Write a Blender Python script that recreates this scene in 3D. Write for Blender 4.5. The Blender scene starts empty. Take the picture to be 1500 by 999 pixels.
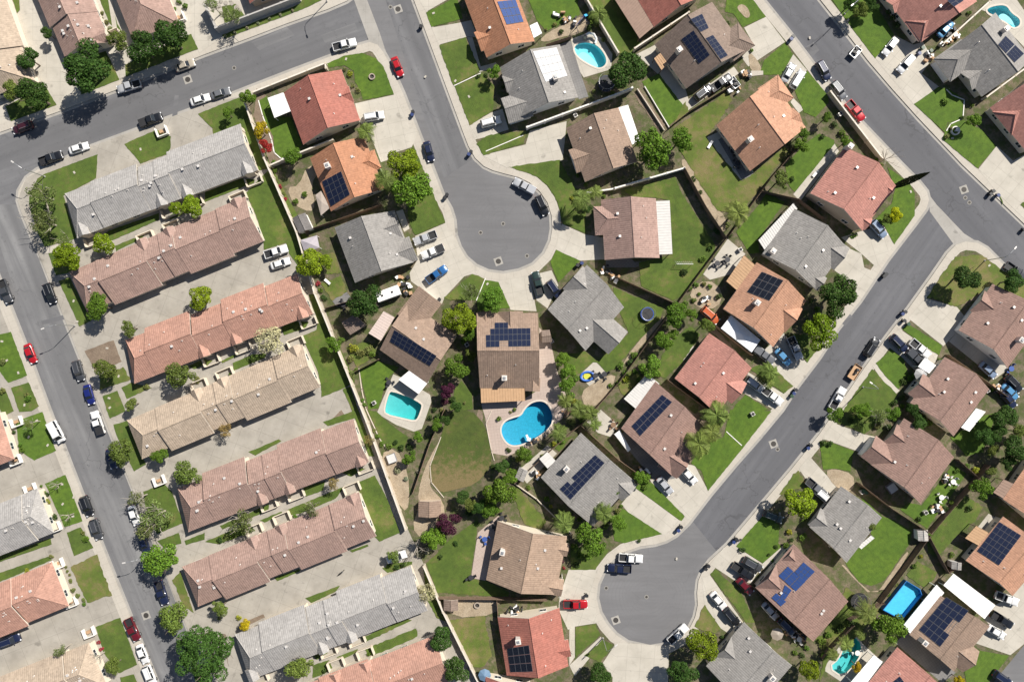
import bpy, bmesh, math, random
import numpy as np
from mathutils import Vector, Matrix
from mathutils.geometry import tessellate_polygon
random.seed(7); np.random.seed(7)
R = math.radians
S = 0.16; CH = 160.0            # metres per photo pixel on the ground, camera height
scene = bpy.context.scene
COL = scene.collection

def W(px, py, z=0.0):           # the point at height z that stands where the photo shows it
    f = (CH - z) / CH
    return Vector(((px - 750) * S * f, (499.5 - py) * S * f, z))
def PX(v):
    f = CH / (CH - v.z)
    return (v.x * f / S + 750, 499.5 - v.y * f / S)

# ------------------------------------------------------------------ materials
def newmat(name):
    m = bpy.data.materials.new(name); m.use_nodes = True
    nt = m.node_tree; b = nt.nodes['Principled BSDF']
    return m, nt, b
def nd(nt, t, **kw):
    n = nt.nodes.new(t)
    for k, v in kw.items():
        if k in ('op',): n.operation = v
        elif k == 'ins':
            for kk, vv in v.items(): n.inputs[kk].default_value = vv
        else: setattr(n, k, v)
    return n
def lk(nt, a, b): nt.links.new(a, b)
def mth(nt, op, a, b=None):
    n = nt.nodes.new('ShaderNodeMath'); n.operation = op
    for i, v in enumerate((a, b)):
        if v is None: continue
        if isinstance(v, (int, float)): n.inputs[i].default_value = v
        else: nt.links.new(v, n.inputs[i])
    return n.outputs[0]
def mixc(nt, f, a, b, mode='MIX'):
    n = nt.nodes.new('ShaderNodeMix'); n.data_type = 'RGBA'; n.blend_type = mode
    for i, v in ((0, f), (6, a), (7, b)):
        if isinstance(v, (int, float)): n.inputs[i].default_value = v
        elif isinstance(v, tuple): n.inputs[i].default_value = (*v[:3], 1)
        else: nt.links.new(v, n.inputs[i])
    return n.outputs[2]
def noise(nt, vec, scale, detail=4, rough=.55):
    n = nt.nodes.new('ShaderNodeTexNoise'); n.inputs['Scale'].default_value = scale
    n.inputs['Detail'].default_value = detail; n.inputs['Roughness'].default_value = rough
    if vec is not None: nt.links.new(vec, n.inputs['Vector'])
    return n.outputs['Fac']
def ramp(nt, f, p0, p1, c0=(0, 0, 0), c1=(1, 1, 1)):
    n = nt.nodes.new('ShaderNodeValToRGB'); e = n.color_ramp.elements
    e[0].position = p0; e[1].position = p1; e[0].color = (*c0, 1); e[1].color = (*c1, 1)
    nt.links.new(f, n.inputs[0]); return n.outputs[0]
def geo_pos(nt): return nt.nodes.new('ShaderNodeNewGeometry').outputs['Position']
def uvn(nt): return nt.nodes.new('ShaderNodeTexCoord').outputs['UV']
def bump(nt, b, h, strength, dist):
    n = nt.nodes.new('ShaderNodeBump'); n.inputs['Strength'].default_value = strength
    n.inputs['Distance'].default_value = dist
    nt.links.new(h, n.inputs['Height']); nt.links.new(n.outputs[0], b.inputs['Normal'])
MATS = {}
def plain(name, col, rough=.7, metal=0.0, var=.12, scale=1.5):
    if name in MATS: return MATS[name]
    m, nt, b = newmat(name); p = geo_pos(nt)
    f = noise(nt, p, scale, 5)
    c = mixc(nt, f, tuple(x * (1 - var * 1.6) for x in col), tuple(min(1, x * (1 + var * 1.6)) for x in col))
    lk(nt, c, b.inputs['Base Color']); b.inputs['Roughness'].default_value = rough
    b.inputs['Metallic'].default_value = metal
    MATS[name] = m; return m
def objcol(name, rough=.35, metal=0.0, coat=0.0):
    if name in MATS: return MATS[name]
    m, nt, b = newmat(name); oi = nt.nodes.new('ShaderNodeObjectInfo')
    lk(nt, oi.outputs['Color'], b.inputs['Base Color'])
    b.inputs['Roughness'].default_value = rough; b.inputs['Metallic'].default_value = metal
    b.inputs['Coat Weight'].default_value = coat; b.inputs['Coat Roughness'].default_value = .08
    MATS[name] = m; return m

def make_tile(name, col, var=.15):
    m, nt, b = newmat('tile_' + name)
    uv = uvn(nt); sx = nt.nodes.new('ShaderNodeSeparateXYZ'); lk(nt, uv, sx.inputs[0])
    cu = mth(nt, 'DIVIDE', sx.outputs[0], .48); cv = mth(nt, 'DIVIDE', sx.outputs[1], .46)
    fu = mth(nt, 'FLOOR', cu); fv = mth(nt, 'FLOOR', cv)
    cb = nt.nodes.new('ShaderNodeCombineXYZ'); lk(nt, fu, cb.inputs[0]); lk(nt, fv, cb.inputs[1])
    wn = nt.nodes.new('ShaderNodeTexWhiteNoise'); wn.noise_dimensions = '2D'; lk(nt, cb.outputs[0], wn.inputs['Vector'])
    big = noise(nt, geo_pos(nt), .16, 6, .65)
    fine = noise(nt, geo_pos(nt), 2.6, 4, .6)
    c = mixc(nt, wn.outputs['Value'], tuple(x * (1 - var) for x in col), tuple(min(1, x * (1 + var)) for x in col))
    c = mixc(nt, ramp(nt, big, .38, .66), c, mixc(nt, .5, c, tuple(min(1, x * .62 + .02) for x in col)))
    mid2 = noise(nt, geo_pos(nt), .8, 5, .7)
    c = mixc(nt, ramp(nt, mid2, .5, .72), c, mixc(nt, .35, c, tuple(x * .5 for x in col)))
    c = mixc(nt, ramp(nt, fine, .45, .75), c, mixc(nt, .35, c, tuple(min(1, x * 1.25 + .04) for x in col)))
    ms = nt.nodes.new('ShaderNodeMapping'); ms.inputs['Scale'].default_value = (1.5, .16, 1); lk(nt, uv, ms.inputs[0])
    c = mixc(nt, mth(nt, 'MULTIPLY', ramp(nt, noise(nt, ms.outputs[0], 1.0, 4, .65), .5, .75), .22), c, tuple(x * .6 for x in col))
    lk(nt, c, b.inputs['Base Color']); b.inputs['Roughness'].default_value = .75
    bar = mth(nt, 'ABSOLUTE', mth(nt, 'SINE', mth(nt, 'MULTIPLY', cu, math.pi)))
    row = mth(nt, 'SUBTRACT', 1.0, mth(nt, 'FRACT', cv))
    h = mth(nt, 'ADD', mth(nt, 'MULTIPLY', bar, .8), mth(nt, 'MULTIPLY', row, .12))
    bump(nt, b, h, .5, .07); b.inputs['Specular IOR Level'].default_value = .2
    return m
RC = dict(grey=(.25, .238, .225), cgrey=(.335, .322, .31), pale=(.37, .35, .33), salmon=(.40, .225, .172), pink=(.315, .212, .178), beige=(.40, .32, .245),
          orange=(.39, .185, .105), red=(.34, .13, .10), rose=(.40, .19, .155), tan=(.265, .188, .142), lighttan=(.32, .228, .168), brown=(.20, .15, .122),
          pinkbrown=(.27, .172, .142), mauve=(.315, .21, .178), charcoal=(.15, .14, .135), apricot=(.42, .232, .152))
TILE = {k: make_tile(k, v) for k, v in RC.items()}

def m_asphalt():
    m, nt, b = newmat('asphalt'); p = geo_pos(nt)
    big = noise(nt, p, .045, 6, .6)
    mp = nt.nodes.new('ShaderNodeMapping'); mp.inputs['Rotation'].default_value = (0, 0, R(67)); mp.inputs['Scale'].default_value = (.06, .7, 1)
    lk(nt, p, mp.inputs[0]); streak = noise(nt, mp.outputs[0], 1.0, 4, .6)
    fine = noise(nt, p, 9, 3, .7)
    c = mixc(nt, ramp(nt, big, .32, .68), (.088, .088, .096), (.150, .150, .158))
    c = mixc(nt, ramp(nt, streak, .42, .62), c, mixc(nt, .35, c, (.072, .072, .078)))
    c = mixc(nt, mth(nt, 'MULTIPLY', fine, .5), c, (.22, .215, .21))
    # tyre scrub rings of the two turning circles
    for (x, y, rr) in ((737, 327, 11.2), (948, 872, 11.2)):
        w = W(x, y)
        d = nt.nodes.new('ShaderNodeVectorMath'); d.operation = 'DISTANCE'; lk(nt, p, d.inputs[0]); d.inputs[1].default_value = w
        dist = mth(nt, 'ADD', d.outputs['Value'], mth(nt, 'MULTIPLY', noise(nt, p, .05, 2), 5.0))
        ring = ramp(nt, mth(nt, 'SINE', mth(nt, 'MULTIPLY', dist, 7.5)), .2, 1.0)
        inside = ramp(nt, mth(nt, 'DIVIDE', d.outputs['Value'], rr), .8, 1.0, (1, 1, 1), (0, 0, 0))
        core = ramp(nt, noise(nt, p, .18, 3), .4, .6)
        f = mth(nt, 'MULTIPLY', mth(nt, 'MULTIPLY', ring, inside), mth(nt, 'MULTIPLY', core, .12))
        c = mixc(nt, f, c, (.085, .084, .088))
    vor = nt.nodes.new('ShaderNodeTexVoronoi'); vor.feature = 'DISTANCE_TO_EDGE'; vor.inputs['Scale'].default_value = .09
    wv = nt.nodes.new('ShaderNodeVectorMath'); wv.operation = 'ADD'; lk(nt, p, wv.inputs[0])
    nn = nt.nodes.new('ShaderNodeTexNoise'); nn.inputs['Scale'].default_value = .25; lk(nt, p, nn.inputs['Vector'])
    sc = nt.nodes.new('ShaderNodeVectorMath'); sc.operation = 'SCALE'; sc.inputs['Scale'].default_value = 6; lk(nt, nn.outputs['Color'], sc.inputs[0])
    lk(nt, sc.outputs[0], wv.inputs[1]); lk(nt, wv.outputs[0], vor.inputs['Vector'])
    crack = ramp(nt, vor.outputs['Distance'], .004, .012, (1, 1, 1), (0, 0, 0))
    c = mixc(nt, mth(nt, 'MULTIPLY', crack, .12), c, (.07, .07, .072))
    lk(nt, c, b.inputs['Base Color']); b.inputs['Roughness'].default_value = .9
    bump(nt, b, fine, .3, .02); return m
def m_concrete(name, c0, c1, joint, jw=.025):
    m, nt, b = newmat(name); p = geo_pos(nt)
    big = noise(nt, p, .22, 7, .65); fine = noise(nt, p, 5, 4, .65)
    c = mixc(nt, ramp(nt, big, .3, .7), c0, c1)
    st = ramp(nt, noise(nt, p, .5, 6, .7), .58, .78)
    c = mixc(nt, mth(nt, 'MULTIPLY', st, .6), c, tuple(x * .5 for x in c0))
    c = mixc(nt, mth(nt, 'MULTIPLY', fine, .35), c, tuple(x * .8 for x in c0))
    oil = noise(nt, p, .33, 3, .5); c = mixc(nt, mth(nt, 'MULTIPLY', ramp(nt, oil, .66, .74), .55), c, tuple(x * .38 for x in c0))
    br = nt.nodes.new('ShaderNodeTexBrick'); br.offset = 0; br.inputs['Scale'].default_value = 1
    br.inputs['Brick Width'].default_value = joint; br.inputs['Row Height'].default_value = joint
    br.inputs['Mortar Size'].default_value = jw; br.inputs['Mortar Smooth'].default_value = .5
    lk(nt, uvn(nt), br.inputs['Vector'])
    c = mixc(nt, mth(nt, 'MULTIPLY', br.outputs['Fac'], .45), c, tuple(x * .5 for x in c0))
    lk(nt, c, b.inputs['Base Color']); b.inputs['Roughness'].default_value = .85
    return m
def m_lawn(name, g0, g1, dry, amount, fade=None):
    m, nt, b = newmat(name); p = geo_pos(nt)
    big = noise(nt, p, .16, 6, .62); mid = noise(nt, p, .9, 6, .7); fine = noise(nt, p, 6, 4, .75)
    c = mixc(nt, ramp(nt, big, .35, .65), g0, g1)
    c = mixc(nt, mth(nt, 'MULTIPLY', ramp(nt, mid, .42, .68), .7), c, tuple(x * .5 for x in g0))
    c = mixc(nt, ramp(nt, mth(nt, 'ADD', mth(nt, 'MULTIPLY', big, .6), mth(nt, 'MULTIPLY', mid, .4)), .66 - amount, .84 - amount), c, dry)
    if fade:
        sp = nt.nodes.new('ShaderNodeSeparateXYZ'); lk(nt, p, sp.inputs[0])
        t = mth(nt, 'DIVIDE', mth(nt, 'SUBTRACT', fade[0].y, sp.outputs[1]), fade[0].y - fade[1].y)
        c = mixc(nt, ramp(nt, mth(nt, 'ADD', t, mth(nt, 'MULTIPLY', mth(nt, 'SUBTRACT', mid, .5), 2.8)), .0, .7), c, dry)
    c = mixc(nt, mth(nt, 'MULTIPLY', ramp(nt, fine, .35, .7), .6), c, tuple(x * .6 for x in g1))
    su = nt.nodes.new('ShaderNodeSeparateXYZ'); lk(nt, uvn(nt), su.inputs[0])
    mow = ramp(nt, mth(nt, 'SINE', mth(nt, 'ADD', mth(nt, 'MULTIPLY', su.outputs[1], 4.6), mth(nt, 'MULTIPLY', mid, 1.2))), .35, .65)
    c = mixc(nt, mth(nt, 'MULTIPLY', mow, .12 if name == 'lawn_lush' else .05 if name == 'lawn_mid' else 0.0), c, tuple(x * .5 for x in g0))
    lk(nt, c, b.inputs['Base Color']); b.inputs['Roughness'].default_value = .95
    bump(nt, b, fine, .8, .12); return m
def m_soil(name, a, c2, sc=.35, weeds=False):
    m, nt, b = newmat(name); p = geo_pos(nt)
    big = noise(nt, p, sc, 7, .68); fine = noise(nt, p, 3.5, 5, .75)
    c = mixc(nt, ramp(nt, big, .35, .68), a, c2)
    c = mixc(nt, mth(nt, 'MULTIPLY', ramp(nt, fine, .42, .75), .6), c, tuple(x * .5 for x in a))
    if weeds:
        wd = noise(nt, p, .55, 6, .7); c = mixc(nt, mth(nt, 'MULTIPLY', ramp(nt, wd, .43, .58), .85), c, mixc(nt, fine, (.028, .045, .010), (.085, .115, .022)))
    lk(nt, c, b.inputs['Base Color']); b.inputs['Roughness'].default_value = .95
    bump(nt, b, fine, .9, .15); return m
def m_street(name, c0, c1, dark):
    m, nt, b = newmat(name); p = geo_pos(nt); uv = uvn(nt)
    mp = nt.nodes.new('ShaderNodeMapping'); mp.inputs['Scale'].default_value = (.022, .42, 1); lk(nt, uv, mp.inputs[0])
    st = noise(nt, mp.outputs[0], 1.0, 5, .6)
    mp2 = nt.nodes.new('ShaderNodeMapping'); mp2.inputs['Scale'].default_value = (.01, .16, 1); mp2.inputs['Location'].default_value = (3, 7, 0); lk(nt, uv, mp2.inputs[0])
    st2 = noise(nt, mp2.outputs[0], 1.0, 3, .5)
    big = noise(nt, p, .06, 6, .65); fine = noise(nt, p, 9, 3, .7); sp = noise(nt, p, .6, 5, .7)
    c = mixc(nt, ramp(nt, big, .34, .66), c0, c1)
    c = mixc(nt, mth(nt, 'MULTIPLY', ramp(nt, st, .42, .62), .75), c, dark)
    c = mixc(nt, mth(nt, 'MULTIPLY', ramp(nt, st2, .46, .58), .6), c, tuple(x * .85 for x in dark))
    c = mixc(nt, mth(nt, 'MULTIPLY', ramp(nt, sp, .57, .70), .5), c, tuple(x * .6 for x in dark))
    c = mixc(nt, mth(nt, 'MULTIPLY', fine, .4), c, tuple(x * 1.25 for x in c1))
    vo = nt.nodes.new('ShaderNodeTexVoronoi'); vo.feature = 'DISTANCE_TO_EDGE'; vo.inputs['Scale'].default_value = .13
    nn = nt.nodes.new('ShaderNodeTexNoise'); nn.inputs['Scale'].default_value = .4; nn.inputs['Detail'].default_value = 5; lk(nt, p, nn.inputs['Vector'])
    sc = nt.nodes.new('ShaderNodeVectorMath'); sc.operation = 'MULTIPLY_ADD'; lk(nt, nn.outputs['Color'], sc.inputs[0]); sc.inputs[1].default_value = (7, 7, 0); lk(nt, p, sc.inputs[2]); lk(nt, sc.outputs[0], vo.inputs['Vector'])
    cr = mth(nt, 'MULTIPLY', ramp(nt, vo.outputs['Distance'], .008, .02, (1, 1, 1), (0, 0, 0)), ramp(nt, noise(nt, p, .05, 3), .48, .6))
    c = mixc(nt, mth(nt, 'MULTIPLY', cr, .5), c, (.045, .045, .048))
    dr = ramp(nt, noise(nt, p, 1.3, 2, .4), .70, .76); c = mixc(nt, mth(nt, 'MULTIPLY', dr, .45), c, (.05, .05, .05))
    lk(nt, c, b.inputs['Base Color']); b.inputs['Roughness'].default_value = .9; bump(nt, b, fine, .3, .02)
    return m
M = {}
M['street_grey'] = m_street('asphalt_grey', (.098, .098, .105), (.172, .172, .177), (.082, .082, .088))
M['street_light'] = m_street('asphalt_light', (.12, .12, .125), (.205, .204, .205), (.085, .085, .091))
M['street_blue'] = m_street('asphalt_new', (.092, .094, .104), (.13, .131, .141), (.074, .075, .084))
M['asphalt'] = m_asphalt()
M['concrete'] = m_concrete('concrete', (.385, .357, .305), (.51, .475, .412), 3.2, .045)
M['alley'] = m_concrete('alley_concrete', (.265, .243, .208), (.40, .37, .322), 4.5, .05)
M['walk'] = m_concrete('walk_concrete', (.40, .365, .31), (.47, .435, .38), 1.6, .03)
M['gutter'] = m_concrete('gutter_concrete', (.28, .265, .24), (.38, .36, .33), 3.0)
M['pavers'] = m_concrete('grey_pavers', (.14, .135, .135), (.22, .215, .21), .6, .04)
M['pinkpaver'] = m_concrete('pink_pavers', (.37, .29, .25), (.45, .37, .32), .7, .03)
M['lush'] = m_lawn('lawn_lush', (.062, .128, .010), (.105, .178, .014), (.15, .15, .035), -.02)
M['mid'] = m_lawn('lawn_mid', (.060, .105, .013), (.105, .155, .020), (.22, .175, .07), .14)
M['fade'] = m_lawn('lawn_fading', (.050, .082, .012), (.085, .112, .018), (.20, .145, .07), .10, (W(690, 662), W(690, 716)))
M['dry'] = m_lawn('lawn_dry', (.078, .125, .016), (.135, .168, .026), (.23, .165, .085), .20)
M['soil'] = m_soil('garden_soil', (.085, .075, .042), (.22, .175, .12), .22, True)
M['earth'] = m_soil('bare_earth', (.17, .125, .09), (.26, .2, .145))
M['sand'] = m_soil('sand_gravel', (.30, .235, .16), (.42, .345, .25), .5)
M['bark'] = m_soil('bark_mulch', (.10, .065, .045), (.16, .105, .075), .6)
M['far'] = m_soil('far_ground', (.10, .10, .05), (.22, .18, .12), .03)
WALLC = dict(cream=(.62, .55, .45), white=(.72, .70, .67), tanw=(.48, .39, .30), greyw=(.42, .41, .40), pinkw=(.55, .44, .38))
for k, v in WALLC.items(): M[k] = plain('stucco_' + k, v, .9, 0, .06, .8)
M['fascia'] = plain('fascia', (.60, .55, .48), .7, 0, .05)
M['darkfascia'] = plain('fascia_dark', (.22, .17, .13), .7, 0, .05)
M['glass'] = plain('window_glass', (.03, .04, .05), .06, 0, .1)
M['frame'] = plain('window_frame', (.72, .71, .69), .5, 0, .03)
M['metal'] = plain('vent_metal', (.66, .63, .60), .5, .3, .1)
M['white'] = plain('white_cover', (.80, .79, .77), .6, 0, .06, 1.2)
M['chimney'] = plain('chimney_stucco', (.60, .56, .52), .85, 0, .08)
M['block'] = plain('block_wall', (.50, .44, .36), .9, 0, .12, .9)
M['greyblock'] = plain('grey_block', (.40, .385, .365), .9, 0, .12, .9)
M['whiteblock'] = plain('white_wall', (.70, .68, .64), .8, 0, .06, .9)
M['wood'] = plain('fence_wood', (.17, .115, .08), .9, 0, .3, 2)
M['tanwood'] = plain('tan_cover', (.42, .265, .15), .8, 0, .12, 1.2)
M['pinkcover'] = plain('pink_cover', (.52, .43, .39), .8, 0, .08, 1.2)
M['browncover'] = plain('brown_cover', (.25, .17, .13), .8, 0, .15, 1.2)
M['greycover'] = plain('grey_cover', (.55, .535, .51), .7, 0, .08, 1.2)
M['trunk'] = plain('bark', (.15, .12, .09), .95, 0, .3, 3)
M['palebark'] = plain('pale_bark', (.36, .32, .27), .95, 0, .2, 3)
M['paint'] = objcol('car_paint', .32, .15, .9)
M['carglass'] = plain('car_glass', (.018, .022, .028), .05, 0, .1)
M['tyre'] = plain('tyre_rubber', (.02, .02, .02), .85, 0, .1)
M['rim'] = plain('rim_metal', (.45, .45, .46), .35, .8, .05)
M['lamp'] = plain('headlamp', (.75, .76, .78), .15, 0, .03)
M['tail'] = plain('tail_lamp', (.35, .015, .012), .25, 0, .05)
M['black'] = plain('black_plastic', (.02, .02, .022), .6, 0, .15)
M['bin'] = objcol('bin_plastic', .5)
M['obj'] = objcol('painted_surface', .55)
M['panelframe'] = plain('panel_frame', (.10, .11, .13), .6, 0, .05)
M['steel'] = plain('galvanised_steel', (.42, .43, .44), .45, .7, .08)
M['iron'] = plain('cast_iron', (.06, .055, .05), .7, .4, .2, 6)
M['plaster'] = plain('pool_plaster', (.55, .74, .78), .6, 0, .06, .8)
M['deepplaster'] = plain('pool_plaster_deep', (.10, .40, .56), .6, 0, .2, 2.6)
M['tealplaster'] = plain('pool_plaster_teal', (.30, .60, .56), .6, 0, .10, .8)
M['paleplaster'] = plain('pool_plaster_pale', (.75, .88, .88), .6, 0, .05, .8)
M['coping'] = plain('pool_coping', (.55, .49, .42), .8, 0, .08)
M['rock'] = plain('rock', (.32, .27, .22), .95, 0, .3, 2)
M['brickedge'] = plain('edging', (.47, .38, .30), .9, 0, .2, 2)
def m_water():
    m = bpy.data.materials.new('pool_water'); m.use_nodes = True; nt = m.node_tree
    nt.nodes.remove(nt.nodes['Principled BSDF']); out = nt.nodes['Material Output']
    tr = nt.nodes.new('ShaderNodeBsdfTransparent'); tr.inputs[0].default_value = (.72, .93, .97, 1)
    gl = nt.nodes.new('ShaderNodeBsdfGlossy'); gl.inputs['Roughness'].default_value = .04
    fr = nt.nodes.new('ShaderNodeFresnel'); fr.inputs[0].default_value = 1.33
    mx = nt.nodes.new('ShaderNodeMixShader'); lk(nt, fr.outputs[0], mx.inputs[0]); lk(nt, tr.outputs[0], mx.inputs[1]); lk(nt, gl.outputs[0], mx.inputs[2])
    bp = nt.nodes.new('ShaderNodeBump'); bp.inputs['Strength'].default_value = .35; bp.inputs['Distance'].default_value = .05
    lk(nt, noise(nt, geo_pos(nt), 2.2, 3), bp.inputs['Height']); lk(nt, bp.outputs[0], gl.inputs['Normal'])
    lk(nt, mx.outputs[0], out.inputs[0]); return m
M['water'] = m_water()
va = M['water'].node_tree.nodes.new('ShaderNodeVolumeAbsorption'); va.inputs['Color'].default_value = (.14, .86, .88, 1); va.inputs['Density'].default_value = .30
M['water'].node_tree.links.new(va.outputs[0], M['water'].node_tree.nodes['Material Output'].inputs['Volume'])
def m_leaf():
    m, nt, b = newmat('leaves'); oi = nt.nodes.new('ShaderNodeObjectInfo'); g = nt.nodes.new('ShaderNodeNewGeometry')
    hs = nt.nodes.new('ShaderNodeHueSaturation'); lk(nt, oi.outputs['Color'], hs.inputs['Color'])
    rnd = g.outputs['Random Per Island']
    lk(nt, mth(nt, 'ADD', .492, mth(nt, 'MULTIPLY', rnd, .016)), hs.inputs['Hue'])
    lk(nt, mth(nt, 'ADD', .55, mth(nt, 'MULTIPLY', mth(nt, 'FRACT', mth(nt, 'MULTIPLY', rnd, 7.31)), .95)), hs.inputs['Value'])
    lk(nt, hs.outputs[0], b.inputs['Base Color']); b.inputs['Roughness'].default_value = .6; b.inputs['Specular IOR Level'].default_value = .12
    t = nt.nodes.new('ShaderNodeBsdfTranslucent'); lk(nt, hs.outputs[0], t.inputs[0])
    mx = nt.nodes.new('ShaderNodeMixShader'); mx.inputs[0].default_value = .22
    out = nt.nodes['Material Output']; lk(nt, b.outputs[0], mx.inputs[1]); lk(nt, t.outputs[0], mx.inputs[2]); lk(nt, mx.outputs[0], out.inputs[0])
    return m
M['leaf'] = m_leaf()
def m_solar():
    m, nt, b = newmat('solar_cells'); oi = nt.nodes.new('ShaderNodeObjectInfo')
    br = nt.nodes.new('ShaderNodeTexBrick'); br.offset = 0; br.inputs['Scale'].default_value = 1
    br.inputs['Brick Width'].default_value = .165; br.inputs['Row Height'].default_value = .165; br.inputs['Mortar Size'].default_value = .008
    lk(nt, uvn(nt), br.inputs['Vector'])
    c = mixc(nt, mth(nt, 'MULTIPLY', br.outputs['Fac'], .25), oi.outputs['Color'], (.15, .17, .2))
    lk(nt, c, b.inputs['Base Color']); b.inputs['Roughness'].default_value = .35; b.inputs['Specular IOR Level'].default_value = .10
    return m
M['solar'] = m_solar()

# ------------------------------------------------------------------ mesh helpers
class MB:
    def __init__(s): s.v = []; s.f = []; s.m = []; s.uv = []
    def face(s, pts, mi=0, uv=None):
        i = len(s.v); s.v += [tuple(p) for p in pts]; s.f.append(tuple(range(i, i + len(pts)))); s.m.append(mi)
        if uv is None:
            p0 = Vector(pts[0]); e = (Vector(pts[1]) - p0)
            n = Vector((0, 0, 0))
            for a in range(1, len(pts) - 1): n += (Vector(pts[a]) - p0).cross(Vector(pts[a + 1]) - p0)
            if n.length < 1e-12 or e.length < 1e-9: uv = [(0, 0)] * len(pts)
            else:
                n.normalize(); e.normalize(); b = n.cross(e)
                uv = [((Vector(p) - p0).dot(e), (Vector(p) - p0).dot(b)) for p in pts]
        s.uv += list(uv)
    def box(s, c, size, rz=0, mi=0, mat=None):
        hx, hy, hz = size[0] / 2, size[1] / 2, size[2] / 2
        cs, sn = math.cos(rz), math.sin(rz); P = []
        for z in (-hz, hz):
            for x, y in ((-hx, -hy), (hx, -hy), (hx, hy), (-hx, hy)):
                q = Vector((c[0] + x * cs - y * sn, c[1] + x * sn + y * cs, c[2] + z))
                P.append(mat @ q if mat else q)
        for f in ((3, 2, 1, 0), (4, 5, 6, 7), (0, 1, 5, 4), (1, 2, 6, 5), (2, 3, 7, 6), (3, 0, 4, 7)):
            s.face([P[k] for k in f], mi)
    def prism(s, poly, z0, z1, mi=0, cap=True):      # poly: list of (x,y)
        if sum(a[0] * b[1] - b[0] * a[1] for a, b in zip(poly, poly[1:] + poly[:1])) < 0: poly = poly[::-1]
        n = len(poly)
        for i in range(n):
            a, b = poly[i], poly[(i + 1) % n]
            s.face([(a[0], a[1], z0), (b[0], b[1], z0), (b[0], b[1], z1), (a[0], a[1], z1)], mi)
        if cap:
            s.face([(p[0], p[1], z1) for p in poly], mi); s.face([(p[0], p[1], z0) for p in poly[::-1]], mi)
    def tube(s, pts, rad, n=6, mi=0, cap=True):
        rings = []
        for i, p in enumerate(pts):
            p = Vector(p); a = Vector(pts[max(0, i - 1)]); b = Vector(pts[min(len(pts) - 1, i + 1)])
            d = (b - a).normalized() if (b - a).length > 1e-9 else Vector((0, 0, 1))
            u = d.cross(Vector((0, 0, 1)) if abs(d.z) < .95 else Vector((1, 0, 0))).normalized(); w = d.cross(u)
            rings.append([p + (u * math.cos(2 * math.pi * k / n) + w * math.sin(2 * math.pi * k / n)) * rad[i] for k in range(n)])
        for i in range(len(rings) - 1):
            for k in range(n):
                s.face([rings[i][k], rings[i + 1][k], rings[i + 1][(k + 1) % n], rings[i][(k + 1) % n]][::-1], mi, [(0, 0)] * 4)
        if cap: s.face(rings[-1], mi, [(0, 0)] * n); s.face(rings[0][::-1], mi, [(0, 0)] * n)
    def cyl(s, c, r, h, n=16, mi=0, r2=None):
        s.tube([(c[0], c[1], c[2]), (c[0], c[1], c[2] + h)], [r, r if r2 is None else r2], n, mi)
    def mesh(s, name, mats, weld=False, smooth=False, bevel=0):
        me = bpy.data.meshes.new(name); me.from_pydata(s.v, [], s.f)
        u = me.uv_layers.new(name='UVMap')
        if len(s.uv) == len(me.loops): u.data.foreach_set('uv', np.array(s.uv, dtype=np.float32).ravel())
        me.polygons.foreach_set('material_index', np.array(s.m, dtype=np.int32))
        for m in mats: me.materials.append(m)
        if weld or bevel:
            bm = bmesh.new(); bm.from_mesh(me); bmesh.ops.remove_doubles(bm, verts=bm.verts, dist=.0008)
            bmesh.ops.recalc_face_normals(bm, faces=bm.faces)
            if bevel:
                ed = [e for e in bm.edges if len(e.link_faces) == 2 and e.calc_face_angle(0) > .45]
                bmesh.ops.bevel(bm, geom=ed, offset=bevel, segments=2, affect='EDGES', profile=.6, clamp_overlap=True)
            bm.to_mesh(me); bm.free()
        if smooth:
            for p in me.polygons: p.use_smooth = True
        return me
    def build(s, name, mats, parent=None, origin=(0, 0, 0), link=True, **kw):
        o = Vector(origin)
        if o.length > 0: s.v = [(a - o.x, b - o.y, c - o.z) for a, b, c in s.v]
        if not isinstance(mats, (list, tuple)): mats = [mats]
        ob = bpy.data.objects.new(name, s.mesh(name, mats, **kw))
        if link: COL.objects.link(ob)
        if parent is not None: ob.parent = parent
        else: ob.location = o
        return ob
def child(name, me, parent, loc=(0, 0, 0), rz=0.0, scale=None, link=True, color=None):
    o = bpy.data.objects.new(name, me)
    if link: COL.objects.link(o)
    o.parent = parent; o.location = loc; o.rotation_euler = (0, 0, rz)
    if scale: o.scale = scale
    if color: o.color = (*color, 1)
    return o
AUTO = []      # things whose label is completed from the house they stand by
def tag(o, cat, label=None, look=None, group=None, px=None):
    o['category'] = cat
    if label: o['label'] = label
    if group: o['group'] = group
    if look: AUTO.append((o, look, px))
    return o
def empty(name, loc, rz=0, link=True):
    o = bpy.data.objects.new(name, None); o.location = loc; o.rotation_euler = (0, 0, rz); o.empty_display_size = .5
    if link: COL.objects.link(o)
    return o
def struct(o): o['kind'] = 'structure'; return o
def copy_tree(o, parent=None, color=None):
    c = o.copy(); COL.objects.link(c); c.parent = parent
    if color and o.get('tint'): c.color = (*color, 1)
    for ch in KIDS.get(o.name, []): copy_tree(ch, c, color)
    return c
KIDS = {}
def reg(parent, ch): KIDS.setdefault(parent.name, []).append(ch); return ch
def P(s): return [tuple(float(t) for t in w.split(',')) for w in s.split()]
def inpoly(x, y, poly):
    c = False; n = len(poly); j = n - 1
    for i in range(n):
        xi, yi = poly[i][0], poly[i][1]; xj, yj = poly[j][0], poly[j][1]
        if (yi > y) != (yj > y) and x < (xj - xi) * (y - yi) / (yj - yi) + xi: c = not c
        j = i
    return c
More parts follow.
